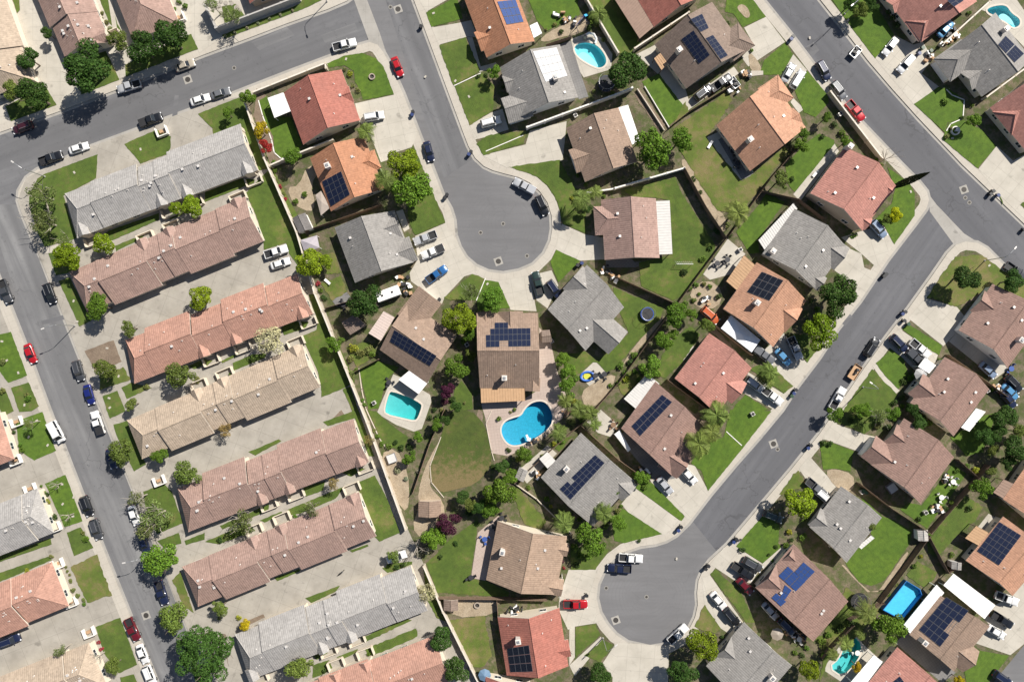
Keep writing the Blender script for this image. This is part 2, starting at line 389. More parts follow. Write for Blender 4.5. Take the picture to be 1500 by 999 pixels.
def smoothpoly(pts, it=2):
    for _ in range(it):
        q = []
        for a, b in zip(pts, pts[1:] + pts[:1]):
            q.append((a[0] * .75 + b[0] * .25, a[1] * .75 + b[1] * .25)); q.append((a[0] * .25 + b[0] * .75, a[1] * .25 + b[1] * .75))
        pts = q
    return pts
# ------------------------------------------------------------------ land, roads, pavements
L1E = P("-90,229 0,194 80,166 173,131 225,110 300,80 365,56 420,35 480,14 508,2 524,-10 532,-26 520,-90")
L2E = P("-90,180 0,412 15,450 34,498 71,598 96,662 149,798 200,925 290,1150")
E1 = P("362,1150 305,999 251,855 145,592 112,511 88,450 70,404 60,378 37,325 30,307 26,294 27,280 38,261 54,249 94,233 131,216 174,200 310,150 420,107 500,77 524,67 541,62 553,66 561,76 570,92 590,136 615,200 630,238 649,287 660,306 665,322 667,345 673,362 683,378 697,390 715,398 737,401 760,397 781,388 797,372 806,353 809,335 808,316 802,297 791,281 776,268 760,260 740,255 722,250 709,244 696,232 686,214 679,196 606,0 572,-90")
E2 = P("1045,-90 1118,0 1160,52 1200,105 1240,156 1284,202 1320,240 1346,266 1358,281 1361,293 1357,306 1340,329 1300,381 1260,441 1228,481 1200,524 1168,566 1146,600 1112,641 1076,682 1040,725 1008,767 990,784 976,792 960,797 938,800 914,808 898,820 884,838 876,856 874,876 879,897 889,914 902,929 920,941 952,948 978,944 996,934 1010,920 1018,904 1022,886 1021,868 1023,850 1029,836 1040,821 1066,797 1100,757 1122,731 1160,686 1200,636 1225,599 1266,539 1300,492 1330,453 1366,403 1388,371 1400,359 1414,354 1432,356 1446,364 1475,393 1500,419 1600,520")
L4E = P("1128,-90 1203,2 1230,36 1272,90 1308,132 1344,172 1410,242 1454,284 1500,328 1600,428")
L1 = L1E + [(-90, -90)]; L2 = L2E + [(-90, 1150)]; L4 = L4E + [(1600, -90)]
L3 = E1 + E2 + P("1600,825 1560,872 1418,1044 1390,1100 1390,1150")
LANDS = [L1, L2, L3, L4]
def gz(px, py): return .145 if any(inpoly(px, py, l) for l in LANDS) else .012

POOLS = [  # outline, floor material, label, depth, extras
 (smoothpoly(P("769,599 780,589 796,587 806,597 810,612 806,625 792,637 774,647 756,653 744,650 736,639 734,627 740,617 752,612 764,609")), 'deepplaster', 'large kidney shaped deep blue swimming pool behind the central brown house', 'kidney'),
 (smoothpoly(P("565,606 564,598 570,576 574,573 600,582 616,591 618,595 612,612 607,616 590,612"), 1), 'tealplaster', 'small teal rectangular swimming pool beside the long garden wall', 'teal'),
 (smoothpoly(P("843,66 858,62 874,66 886,80 889,93 880,101 866,96 848,85 841,74")), 'plaster', 'turquoise kidney swimming pool with white shallow end behind grey house', 'turq'),
 (smoothpoly(P("1445,14 1457,9 1474,8 1481,20 1494,28 1494,38 1484,42 1476,34 1460,26 1448,20")), 'plaster', 'turquoise curvy swimming pool in the top right corner', 'ne'),
 (smoothpoly(P("1250,931 1263,944 1256,968 1234,990 1215,977 1230,964 1238,944"), 1), 'tealplaster', 'small teal swimming pool half hidden by palms at the bottom edge', 'bottom'),
]
def tess(outer, holes=()):
    loops = [[Vector((x, y, 0)) for x, y in outer]] + [[Vector((x, y, 0)) for x, y in h] for h in holes]
    flat = [p for l in loops for p in l]
    return flat, tessellate_polygon(loops)
def wxy(pts, z=0.0): return [tuple(W(x, y, z)[:2]) for x, y in pts]
PW = [wxy(p[0], .15) for p in POOLS]
def sheet(name, outer, z, mat, holes=None, world=False, uvdir=None, uv=None):
    ow = outer if world else wxy(outer, z)
    if holes is None:
        holes = [h for h in PW if inpoly(sum(p[0] for p in h) / len(h), sum(p[1] for p in h) / len(h), ow)]
    flat, tri = tess(ow, holes)
    me = bpy.data.meshes.new(name)
    fs = []
    for t in tri:
        a, b, c = (flat[k] for k in t)
        fs.append(t if (b - a).cross(c - a).z > 0 else (t[0], t[2], t[1]))
    me.from_pydata([(p.x, p.y, z) for p in flat], [], fs)
    e = Vector((ow[1][0] - ow[0][0], ow[1][1] - ow[0][1])); 
    if uvdir is not None: e = Vector((math.cos(uvdir), math.sin(uvdir)))
    e.normalize(); u = me.uv_layers.new(name='UVMap'); o0 = Vector(ow[0])
    for lp in me.loops:
        p = Vector(me.vertices[lp.vertex_index].co[:2]) - o0
        u.data[lp.index].uv = (p.dot(e), p.dot(Vector((-e.y, e.x))))
    me.materials.append(mat); ob = bpy.data.objects.new(name, me); COL.objects.link(ob)
    return ob
big = [(-1500, -1500), (1500, -1500), (1500, 1500), (-1500, 1500)]
struct(sheet('ground', big, -.06, M['far'], holes=PW, world=True))
struct(sheet('road', P("-88,-88 1598,-88 1598,1148 -88,1148"), 0.0, M['asphalt'], holes=PW))
for nm, land, mat in (('land', L1, 'concrete'), ('land', L2, 'alley'), ('land', L3, 'soil'), ('land', L4, 'soil')):
    o = struct(sheet(nm, land, .13, M[mat], uvdir=R(21.5)))
    mb = MB(); w = wxy(land, .13)
    if sum(a[0] * b[1] - b[0] * a[1] for a, b in zip(w, w[1:] + w[:1])) < 0: w = w[::-1]
    for a, b in zip(w, w[1:] + w[:1]): mb.face([(a[0], a[1], -.03), (b[0], b[1], -.03), (b[0], b[1], .13), (a[0], a[1], .13)])
    struct(mb.build('kerb', M['gutter']))
def strip(name, line, land, d0, d1, z, mat):
    w = [Vector(p) for p in wxy(line, .1)]
    nrm = []
    for i in range(len(w)):
        t = (w[min(i + 1, len(w) - 1)] - w[max(i - 1, 0)]).normalized(); nrm.append(Vector((-t.y, t.x)))
    k = len(w) // 2; q = w[k] + nrm[k] * .5
    if not inpoly(q.x, q.y, wxy(land, .1)): nrm = [-n for n in nrm]
    mb = MB(); L = 0
    for i in range(len(w) - 1):
        l2 = L + (w[i + 1] - w[i]).length
        a, b = w[i] + nrm[i] * d0, w[i + 1] + nrm[i + 1] * d0; c, d = w[i + 1] + nrm[i + 1] * d1, w[i] + nrm[i] * d1
        pts = [(*a, z), (*b, z), (*c, z), (*d, z)]; uv = [(L, d0), (l2, d0), (l2, d1), (L, d1)]
        if (b - a).cross(d - a) < 0: pts = pts[::-1]; uv = uv[::-1]
        mb.face(pts, 0, uv); L = l2
    return struct(mb.build(name, M[mat]))
for line, land, wd in ((L1E, L1, 2.1), (L2E, L2, 2.3), (E1[:17], L3, 2.5), (E1[16:], L3, 2.1), (E2, L3, 2.0), (L4E, L4, 1.8)):
    strip('pavement', line, land, 0.0, wd, .1365, 'walk')
    strip('gutter', line, land, -.62, 0.0, .006, 'gutter')
# concrete valley gutters across the two street mouths
struct(sheet('gutter', P("517,-4 536,-4 556,48 568,84 560,80 541,62"), .011, M['gutter']))
struct(sheet('gutter', P("1360,284 1372,300 1412,342 1440,360 1414,356 1400,362 1362,310"), .011, M['gutter']))
struct(sheet('road', P("-60,170 40,196 320,1010 205,1010"), .0022, M['street_light'], uvdir=R(-67.5)))
struct(sheet('road', P("-60,150 532,-40 548,64 60,300 -20,300"), .0030, M['street_grey'], uvdir=R(21.6)))
struct(sheet('road', P("545,-60 620,-60 700,228 650,262"), .0038, M['street_grey'], uvdir=R(-69)))
struct(sheet('road', P("1060,-60 1160,-60 1540,350 1540,470 1340,300"), .0046, M['street_blue'], uvdir=R(-49.4)))
struct(sheet('road', P("1340,290 1420,360 1056,815 1012,760"), .0052, M['street_blue'], uvdir=R(54.3)))
PATCH = []
for q, mm in (("368,62 420,40 432,52 380,74", 'street_light'), ("20,520 40,516 44,530 24,536", 'street_grey'), ("640,60 652,56 660,80 648,84", 'street_light'), ("1180,70 1192,62 1200,74 1190,84", 'street_grey'), ("186,905 200,900 206,914 192,918", 'street_grey'), ("1230,470 1240,456 1250,464 1238,478", 'street_grey'), ("470,52 520,34 524,46 476,64", 'street_light'), ("60,470 92,462 94,468 62,476", 'street_grey'), ("250,190 256,140 262,140 258,190", 'street_grey')):
    PATCH.append((q, mm))
COUNT = {}
def ragged(pts, amp):
    rnd = random.Random(int(pts[0][0] * 13 + pts[0][1])); out = []
    for a, b in zip(pts, pts[1:] + pts[:1]):
        d = math.hypot(b[0] - a[0], b[1] - a[1]); n = max(1, int(d / 4))
        for k in range(n):
            t = k / n; out.append((a[0] + (b[0] - a[0]) * t + rnd.uniform(-amp, amp), a[1] + (b[1] - a[1]) * t + rnd.uniform(-amp, amp)))
    return out
def lay(kind, name, base, mat, txt, sm=0, rag=0):
    for line in txt.strip().splitlines():
        pts = P(line)
        if sm: pts = smoothpoly(pts, sm)
        if rag: pts = ragged(pts, rag if (max(p[0] for p in pts) > 600 or kind == 'dry') else .4)
        i = COUNT[kind] = COUNT.get(kind, 0) + 1
        struct(sheet(name, pts, base + .0011 * (i % 9), M[mat]))
for q, mm in PATCH: struct(sheet('road_patch', ragged(P(q), .4), .0066, M[mm], uvdir=R(20)))
# condo block base and the walkways
lay('alley', 'alley', .1375, 'alley', "26,294 38,261 131,216 310,150 352,142 364,157 596,772 640,868 700,998 730,1150 362,1150 305,999 145,592 88,450 37,325")
lay('conc', 'driveway', .150, 'concrete', """
28,-20 55,-20 95,85 118,140 85,158 70,120 48,60
265,-20 300,-20 318,60 292,78 280,45
520,152 578,139 600,186 613,194 603,216 575,225 567,235 558,238 548,212 527,178
608,346 652,327 668,352 690,392 700,399 680,405 651,436 647,446 614,421 602,412 600,400 612,380
728,412 776,404 786,456 748,454 735,425
775,404 808,396 818,418 802,452 786,440
823,328 858,344 884,348 886,380 848,382 814,366
706,228 770,212 776,192 830,178 828,200 824,235 742,246
688,184 718,166 736,160 745,190 716,200 695,205
632,41 672,34 690,30 700,55 685,54 643,66
608,-10 662,-10 655,0 624,18
684,55 692,55 704,98 726,92 730,98 702,106
1090,41 1122,25 1150,62 1096,98 1086,84 1104,66
1000,152 1075,98 1082,108 1008,162
932,80 962,65 1004,131 1010,150 990,160 965,110
1144,112 1162,80 1182,103 1163,133
1162,144 1178,160 1170,166 1158,150
1034,202 1060,190 1104,252 1085,264
1232,348 1264,338 1294,330 1310,358 1284,392 1262,372
1222,396 1244,364 1262,372 1266,392 1285,400 1262,438 1238,408
1162,285 1222,210 1229,222 1172,295
1120,512 1148,488 1170,518 1182,532 1160,562 1140,552
1096,545 1150,578 1142,600 1130,598 1086,574
986,700 1008,680 1018,682 1038,720 1008,762 1000,752 962,722 952,702
910,738 930,714 998,764 972,784 930,762
820,872 833,834 874,834 868,860 876,912 843,917 832,922 818,892
834,918 842,917 842,962 834,974
834,974 880,932 884,938 842,990
900,940 980,946 978,1020 896,1020
882,972 902,942 904,1000
1040,826 1060,802 1078,800 1118,826 1100,854 1076,850
1028,846 1040,842 1088,910 1068,928 1056,920 1032,886
1170,686 1186,668 1200,684 1228,714 1208,738 1190,716
1204,642 1220,619 1266,636 1284,640 1264,664 1254,660
1278,536 1287,532 1300,554 1318,572 1312,577 1294,560
1300,494 1318,482 1345,500 1374,520 1365,545 1345,548 1320,522 1300,507
1330,466 1356,437 1402,450 1418,470 1382,507
1390,500 1405,483 1478,540 1458,555
1282,86 1310,52 1338,66 1352,62 1366,86 1350,108 1376,128 1392,130 1338,153
1433,248 1460,214 1484,236 1510,222 1510,330 1462,284
1510,840 1482,872 1458,886 1442,906 1450,916 1430,942 1480,959 1510,935
552,605 576,548 588,553 630,578 632,588 618,628 606,632 580,622
836,58 862,48 882,56 897,80 895,102 855,114 846,100
1438,15 1458,-4 1488,-2 1510,30 1510,80 1455,22
848,550 872,528 890,548 866,568
1030,402 1066,350 1092,372 1070,402 1040,410
990,528 1007,499 1017,508 1000,530
1418,790 1448,752 1462,760 1440,790
1205,980 1245,925 1285,962 1250,1010
580,310 590,307 600,335 592,340
860,618 880,600 905,622 895,640 876,634
758,690 802,652 816,664 772,708
""")
lay('pink', 'patio', .1625, 'pinkpaver', """
706,596 705,588 770,583 790,570 790,480 806,498 815,540 832,588 824,612 800,637 770,655 745,668 722,664 715,640 711,612
700,780 730,755 740,764 711,850 690,846
""")
lay('pav', 'patio', .1625, 'pavers', """
818,66 836,60 848,100 862,142 848,146
885,340 930,384 960,382 930,392 888,392
1106,262 1103,254 1060,200 1052,205 1086,262
932,618 905,640 960,706 990,700
520,444 494,450 486,440 508,428
1310,940 1340,920 1400,985 1380,1000
""")
lay('sand', 'gravel', .169, 'sand', """
438,272 450,242 470,248 455,270 462,300 455,312 430,300 420,275
996,236 1005,232 1050,306 1064,318 1062,344 1050,328 1010,262
1008,426 1036,408 1060,426 1052,452 1020,452
655,876 728,876 730,900 660,905
614,742 612,720 625,690 634,700 628,712 650,734 652,760 618,790 603,772
648,642 632,680 628,712 612,724 620,690 640,650
556,665 580,655 598,690 600,740 590,750 570,705
1208,690 1222,686 1250,694 1252,714 1240,722 1222,712
1282,872 1255,850 1236,826 1232,828 1284,880 1332,812 1328,806 1298,850
892,548 870,560 850,575 858,600 880,590 905,552
968,466 930,505 905,545 936,512 976,462
1095,74 1110,88 1120,112 1100,108
840,30 852,24 868,36 850,50 825,54 800,62 790,60 802,48
""", 1)
lay('earth', 'bare_soil', .181, 'earth', """
124,514 166,498 178,530 140,545
290,590 330,572 336,576 300,592
354,912 386,899 388,904 358,918
480,620 510,615 500,600
966,570 1040,620 1030,632 962,580
700,600 690,640 712,650 706,604
376,130 392,142 400,200 402,225 412,236 398,250 385,210 372,170
1462,430 1420,442 1402,452 1440,418
1100,540 1046,478 1040,484 1092,536
936,130 974,184 966,192 930,142
""", 0, 1.2)
lay('lush', 'lawn', .194, 'lush', """
478,94 504,82 530,78 550,86 562,98 577,138 532,147 528,134 520,120 518,104 504,96 482,100
379,148 391,141 402,172 426,172 442,212 430,230 412,233 402,222 400,200 388,178
710,410 730,413 747,451 700,455 698,440
815,366 850,382 818,414 806,384
624,19 658,2 668,-10 678,28 632,40
770,-10 844,-10 850,22 836,28 800,46 786,30
940,120 965,108 1006,162 978,186
1078,340 1112,300 1122,284 1150,296 1138,312 1110,352 1112,370 1098,372
1150,242 1180,210 1200,196 1222,205 1222,212 1164,282 1156,272
1164,132 1182,104 1200,124 1213,141 1214,150 1195,172 1178,165
1114,104 1120,88 1150,63 1162,80 1144,110 1118,110
1062,18 1066,-10 1096,-10 1122,25 1088,40 1074,20
1282,322 1306,298 1311,278 1300,245 1332,268 1340,284 1340,316 1310,358 1296,332
1321,482 1330,474 1380,506 1376,520 1366,515
1283,532 1306,512 1324,526 1330,548 1316,570 1296,550
1396,680 1416,694 1358,774 1318,746 1332,736 1350,740
1392,640 1410,630 1444,608 1460,604 1440,662 1416,668
1262,728 1292,756 1310,762 1336,778 1332,796 1296,850 1276,858 1258,852 1238,824 1258,800 1277,785
1412,980 1432,952 1478,960 1448,1000 1416,1000
1078,800 1122,750 1142,770 1140,795 1146,802 1118,825
1012,678 1030,650 1060,640 1070,600 1130,602 1090,654 1037,719 1028,690
1078,592 1092,578 1126,600 1066,612
1212,-10 1272,-10 1310,52 1282,86 1238,28
1339,153 1374,128 1390,130 1412,146 1410,174 1388,180 1384,194
1380,204 1390,180 1412,176 1440,192 1460,214 1432,247
526,540 550,528 584,538 568,554 554,598 540,600
23,617 62,603 82,660 50,674 28,660
-10,492 16,486 40,550 12,561 -10,530
66,708 96,695 121,763 94,772 80,740
1200,646 1218,648 1250,660 1246,690 1222,686 1206,688
900,792 896,760 908,742 970,782 940,789 915,795
930,714 948,700 1003,756 998,763
""", 0, 0.35)
lay('mid', 'lawn', .207, 'mid', """
66,255 143,226 141,261 93,287 112,349 66,362 57,345 42,300 43,285 55,262
182,211 230,190 250,200 250,217 245,226 206,240 200,232 190,221
290,167 350,143 362,155 386,215 398,247 378,250 353,183 313,200 311,188 300,178
360,283 398,245 438,320 470,398 440,395 424,372 419,356 387,366 385,350 375,315 363,290
140,350 160,338 233,312 233,322 170,350 145,358
300,281 348,262 373,263 372,268 300,296
245,318 270,302 300,292 300,300 250,322
70,370 84,364 118,376 115,392 105,398 82,404
168,360 211,344 208,349 170,368
86,412 102,406 128,458 134,470 116,478 106,455
150,580 172,572 180,592 184,602 161,613 156,600
178,568 192,560 222,568 186,584
276,536 300,525 300,534 284,541
341,532 370,519 390,518 388,524 342,543
412,480 428,470 452,472 448,481 416,491
300,526 312,528 300,538
323,529 351,516 350,520 326,532
452,432 463,430 480,470 503,520 520,560 500,570 471,582 470,566 466,545 450,510 441,493 464,483 465,470
502,570 513,566 548,668 540,668 520,612
473,618 518,602 521,612 480,624
364,662 408,643 412,646 374,667
440,716 476,704 474,718 448,727
500,692 512,686 536,686 515,698
523,707 549,696 566,728 586,780 556,793 548,785 527,722
422,746 490,718 505,712 492,730 440,752 424,754
380,762 412,749 414,752 388,765
322,770 394,738 393,748 326,775
300,793 365,766 374,777 320,797
210,720 240,708 252,720 268,766 230,782 212,738
230,792 262,780 266,796 240,802
270,792 300,780 300,790 272,798
166,622 186,616 204,660 214,680 196,690 170,636
402,846 438,833 440,836 406,851
447,876 498,857 492,866 456,883
512,806 538,797 540,800 516,809
560,832 580,824 604,822 602,832 568,839
528,934 596,906 604,908 534,941
534,950 610,920 612,932 540,963
493,962 524,950 525,954 498,967
458,974 482,966 487,978 470,989 458,993
458,960 478,952 480,956 464,966
620,830 640,872 660,912 640,905 626,880
606,214 652,326 608,345 598,320 592,230
650,436 692,401 710,408 698,440 660,440
745,245 820,234 838,270 858,290 858,342 824,328 818,300 805,275 785,258
698,211 716,198 772,192 766,211 708,228
643,67 682,55 704,104 664,126
666,127 706,108 724,126 722,162 688,184
856,-10 900,-10 938,64 925,90 902,76
914,278 988,260 1000,285 1048,360 1030,400 1000,432 985,440 940,420 935,385 966,378 984,373 981,294 960,290 924,288
1236,600 1278,540 1294,557 1314,578 1300,610 1276,628 1266,636 1242,624 1222,618
1358,796 1386,756 1412,724 1440,742 1428,764 1402,784 1375,815 1360,810
1328,842 1344,822 1372,838 1368,848 1354,860 1338,850
1040,840 1048,833 1086,868 1100,898 1106,912 1094,912
1098,540 1112,534 1134,540 1162,566 1148,576
1160,490 1195,490 1198,512 1182,532 1170,510
836,834 836,800 870,796 892,806 880,822 872,834
625,825 650,800 652,796 700,760 696,800 688,848 711,850 746,868 744,874 640,868
712,756 724,740 738,748
676,558 692,580 692,600 658,600 668,566
805,650 838,638 820,662
538,600 552,603 570,620 598,640 590,662 560,648
843,918 872,914 880,930 843,962
856,960 884,936 897,944 880,970
980,500 1012,478 1026,490 1000,530 975,554 958,548
818,520 858,515 872,528 878,528 890,516 921,488 900,440 898,420 972,452 968,466 930,505 902,540 888,546 872,528 848,548 836,552
16,568 42,560 57,595 46,602 28,603
-10,574 8,570 20,602 4,610
98,780 118,772 137,802 108,814
-10,842 70,815 76,820 -10,856
-10,818 74,788 76,797 -10,826
140,918 176,904 201,973 174,986 152,956
176,992 196,987 210,1020 180,1020
8,156 66,126 83,154 16,178
110,90 155,75 175,117 119,139
183,95 280,50 290,72 184,113
15,-10 27,-10 29,15 25,20
142,-10 158,-10 172,35 180,50 160,34
325,10 345,6 362,28 350,32 330,40
325,52 440,6 445,-6 485,-6 443,14 330,57
1494,300 1510,290 1510,314
1462,285 1466,288 1470,300
""", 0, 0.8)
lay('dry', 'lawn', .220, 'dry', """
146,548 180,538 192,556 146,572
253,850 264,836 284,896 268,888
985,190 1066,134 1072,148 1048,185 1036,202 1086,266 1102,256 1150,215 1155,222 1098,296 1080,312 1052,310 1020,260 1000,228
1358,434 1382,398 1400,376 1438,374 1510,425 1510,440 1450,420 1420,440 1400,450
1142,724 1168,688 1184,712 1150,722
1018,918 1032,886 1056,920 1048,928
745,712 760,716 800,764 790,776 768,766
658,908 710,902 720,960 706,978 692,976 676,945
470,416 500,404 508,428 486,440
474,372 490,370 500,400 478,402
104,830 142,812 163,871 128,883 112,850
1004,150 1010,166 985,186
900,560 930,540 960,580 930,600
508,510 540,500 552,516 522,540
1240,860 1290,895 1240,950 1205,930
1206,960 1196,935 1240,905 1200,1000
""", 0, 1.3)
lay('fade', 'lawn', .2075, 'fade', '658,600 690,600 712,624 720,660 719,684 696,710 666,717 644,722 628,704 630,682 646,640', 1)
struct(sheet('footpath', P("157,-10 163,-10 183,113 176,117"), .225, M['walk']))
struct(sheet('footpath', P("66,364 84,358 100,366 66,372"), .225, M['walk']))
struct(sheet('footpath', P("1100,104 1118,104 1118,110 1100,112"), .2265, M['walk']))
struct(sheet('footpath', P("1116,826 1146,800 1150,806 1118,834"), .2265, M['walk']))
struct(sheet('footpath', smoothpoly(P("1016,800 1040,800 1038,806 1014,806")), .2265, M['walk'])) if False else None

def ring_strip(mb, pts, d, z0, z1):        # band of width d outside a closed outline
    n = len(pts); ar = sum(a[0] * b[1] - b[0] * a[1] for a, b in zip(pts, pts[1:] + pts[:1]))
    if ar < 0: pts = pts[::-1]
    out = []
    for i in range(n):
        t = (Vector(pts[(i + 1) % n]) - Vector(pts[i - 1])).normalized(); out.append(Vector(pts[i]) + Vector((t.y, -t.x)) * d)
    for i in range(n):
        j = (i + 1) % n; a, b = pts[i], pts[j]; c, e = out[j], out[i]
        mb.face([(*a, z1), (*e, z1), (*c, z1), (*b, z1)]); mb.face([(*e, z0), (*c, z0), (*c, z1), (*e, z1)]); mb.face([(*b, z0), (*a, z0), (*a, z1), (*b, z1)])
SLOPE = dict(kidney=((748, 632), (804, 604)), teal=((568, 590), (612, 605)), turq=((850, 74), (884, 94)), ne=((1484, 38), (1452, 14)), bottom=((1220, 978), (1256, 940)))
for (pts, mat, label, key), w in zip(POOLS, PW):
    c = Vector((sum(p[0] for p in w) / len(w), sum(p[1] for p in w) / len(w), .13))
    root = empty('swimming_pool', c); tag(root, 'pool', label, group='swimming pools in the back gardens')
    mb = MB(); ring_strip(mb, w, .4, .12, .215); mb.build('coping', M['coping'], root, c)
    mb = MB(); wr = w if sum(a[0] * b[1] - b[0] * a[1] for a, b in zip(w, w[1:] + w[:1])) > 0 else w[::-1]
    sh, dp = SLOPE[key]; a0, a1 = W(*sh, 0), W(*dp, 0); ax_ = (a1 - a0); l2 = ax_.length_squared
    def dz(p): return -.75 - 1.35 * min(1, max(-.2, (Vector((p[0], p[1], 0)) - a0).dot(ax_) / l2))
    for a, b in zip(wr, wr[1:] + wr[:1]): mb.face([(*b, dz(b)), (*a, dz(a)), (*a, .16), (*b, .16)])
    fl, tr = tess(wr)
    for t in tr:
        f3 = [(fl[k].x, fl[k].y, dz(fl[k])) for k in t]
        if (Vector(f3[1]) - Vector(f3[0])).cross(Vector(f3[2]) - Vector(f3[0])).z < 0: f3 = f3[::-1]
        mb.face(f3)
    mb.build('basin', M[mat], root, c)
    cx_, cy_ = c.x, c.y
    mb = MB(); mb.prism([(cx_ + (p[0] - cx_) * 1.004, cy_ + (p[1] - cy_) * 1.004) for p in wr], -2.6, .08); mb.build('water', M['water'], root, c, weld=True)
    if key in ('turq', 'ne'):
        q = wxy(smoothpoly(P("848,85 846,80 856,74 872,88 878,99 866,95")) if key == 'turq' else smoothpoly(P("1462,25 1470,18 1482,26 1488,38 1477,33")), 0)
        mb = MB(); mb.prism(q, -2.0, -.3); mb.build('steps', M['paleplaster'], root, c)
    if key == 'kidney':
        mb = MB(); rnd = random.Random(3)
        for px, py in P("778,650 786,645 792,641 798,637 803,632 809,627 772,653"):
            p = W(px, py, .3); mb.tube([(p.x, p.y, .1), (p.x, p.y, .35), (p.x + .1, p.y, .65)], [.55, .6, .25], 7)
        mb.build('rock_edge', M['rock'], root, c)
        mb = MB()
        for k in range(28): pass
# ------------------------------------------------------------------ houses
LM = []                      # landmarks for labels: (nick, px, py)
def shared(name, fn, mats, **kw):
    mb = MB(); fn(mb); return mb.mesh(name, mats, **kw)
def _win(mb):
    for x, z, sx, sz in ((-.78, 0, .1, 1.3), (.78, 0, .1, 1.3), (0, .6, 1.46, .1), (0, -.6, 1.46, .1), (0, 0, .07, 1.1)): mb.box((x, 0, z), (sx, .09, sz))
ME_WIN = shared('window', _win, [M['frame']])
ME_PANE = shared('pane', lambda mb: mb.box((0, 0, 0), (1.46, .03, 1.1)), [M['glass']])
def _garage(mb):
    mb.box((0, 0, 1.08), (4.9, .06, 2.16))
    for r in range(4):
        for c in range(6): mb.box((-2.02 + c * .81, -.035, .29 + r * .53), (.66, .03, .38))
ME_GAR = shared('garage_door', _garage, [M['white']])
ME_DOOR = shared('door', lambda mb: (mb.box((0, 0, 1.02), (.95, .08, 2.04)), mb.box((0, -.05, 1.45), (.6, .03, .7)), mb.box((0, -.05, .5), (.6, .03, .6))), [M['wood']])
ME_HANDLE = shared('handle', lambda mb: mb.tube([(.34, -.05, 1.0), (.34, -.12, 1.0), (.24, -.12, 1.0)], [.02, .02, .02], 6), [M['steel']])
def _vent(mb): mb.box((0, 0, .12), (.42, .42, .3)); mb.box((0, 0, .3), (.55, .55, .07))
ME_VENT = shared('roof_vent', _vent, [M['metal']])
def _pipe(mb): mb.cyl((0, 0, -.1), .07, .5, 8); mb.cyl((0, 0, -.08), .2, .12, 8, 0, .08)
ME_PIPE = shared('roof_vent', _pipe, [M['metal']])
def _chim(mb): mb.box((0, 0, .2), (1.0, 1.0, 3.0)); mb.box((0, 0, 1.76), (1.2, 1.2, .16)); mb.box((0, 0, 1.9), (.6, .6, .2), 0, 1)
ME_CHIM = shared('chimney', _chim, [M['chimney'], M['steel']])
def _ac(mb): mb.box((0, 0, .45), (.85, .85, .85)); mb.cyl((0, 0, .87), .36, .05, 14, 1)
ME_AC = shared('air_conditioner', _ac, [M['metal'], M['black']])

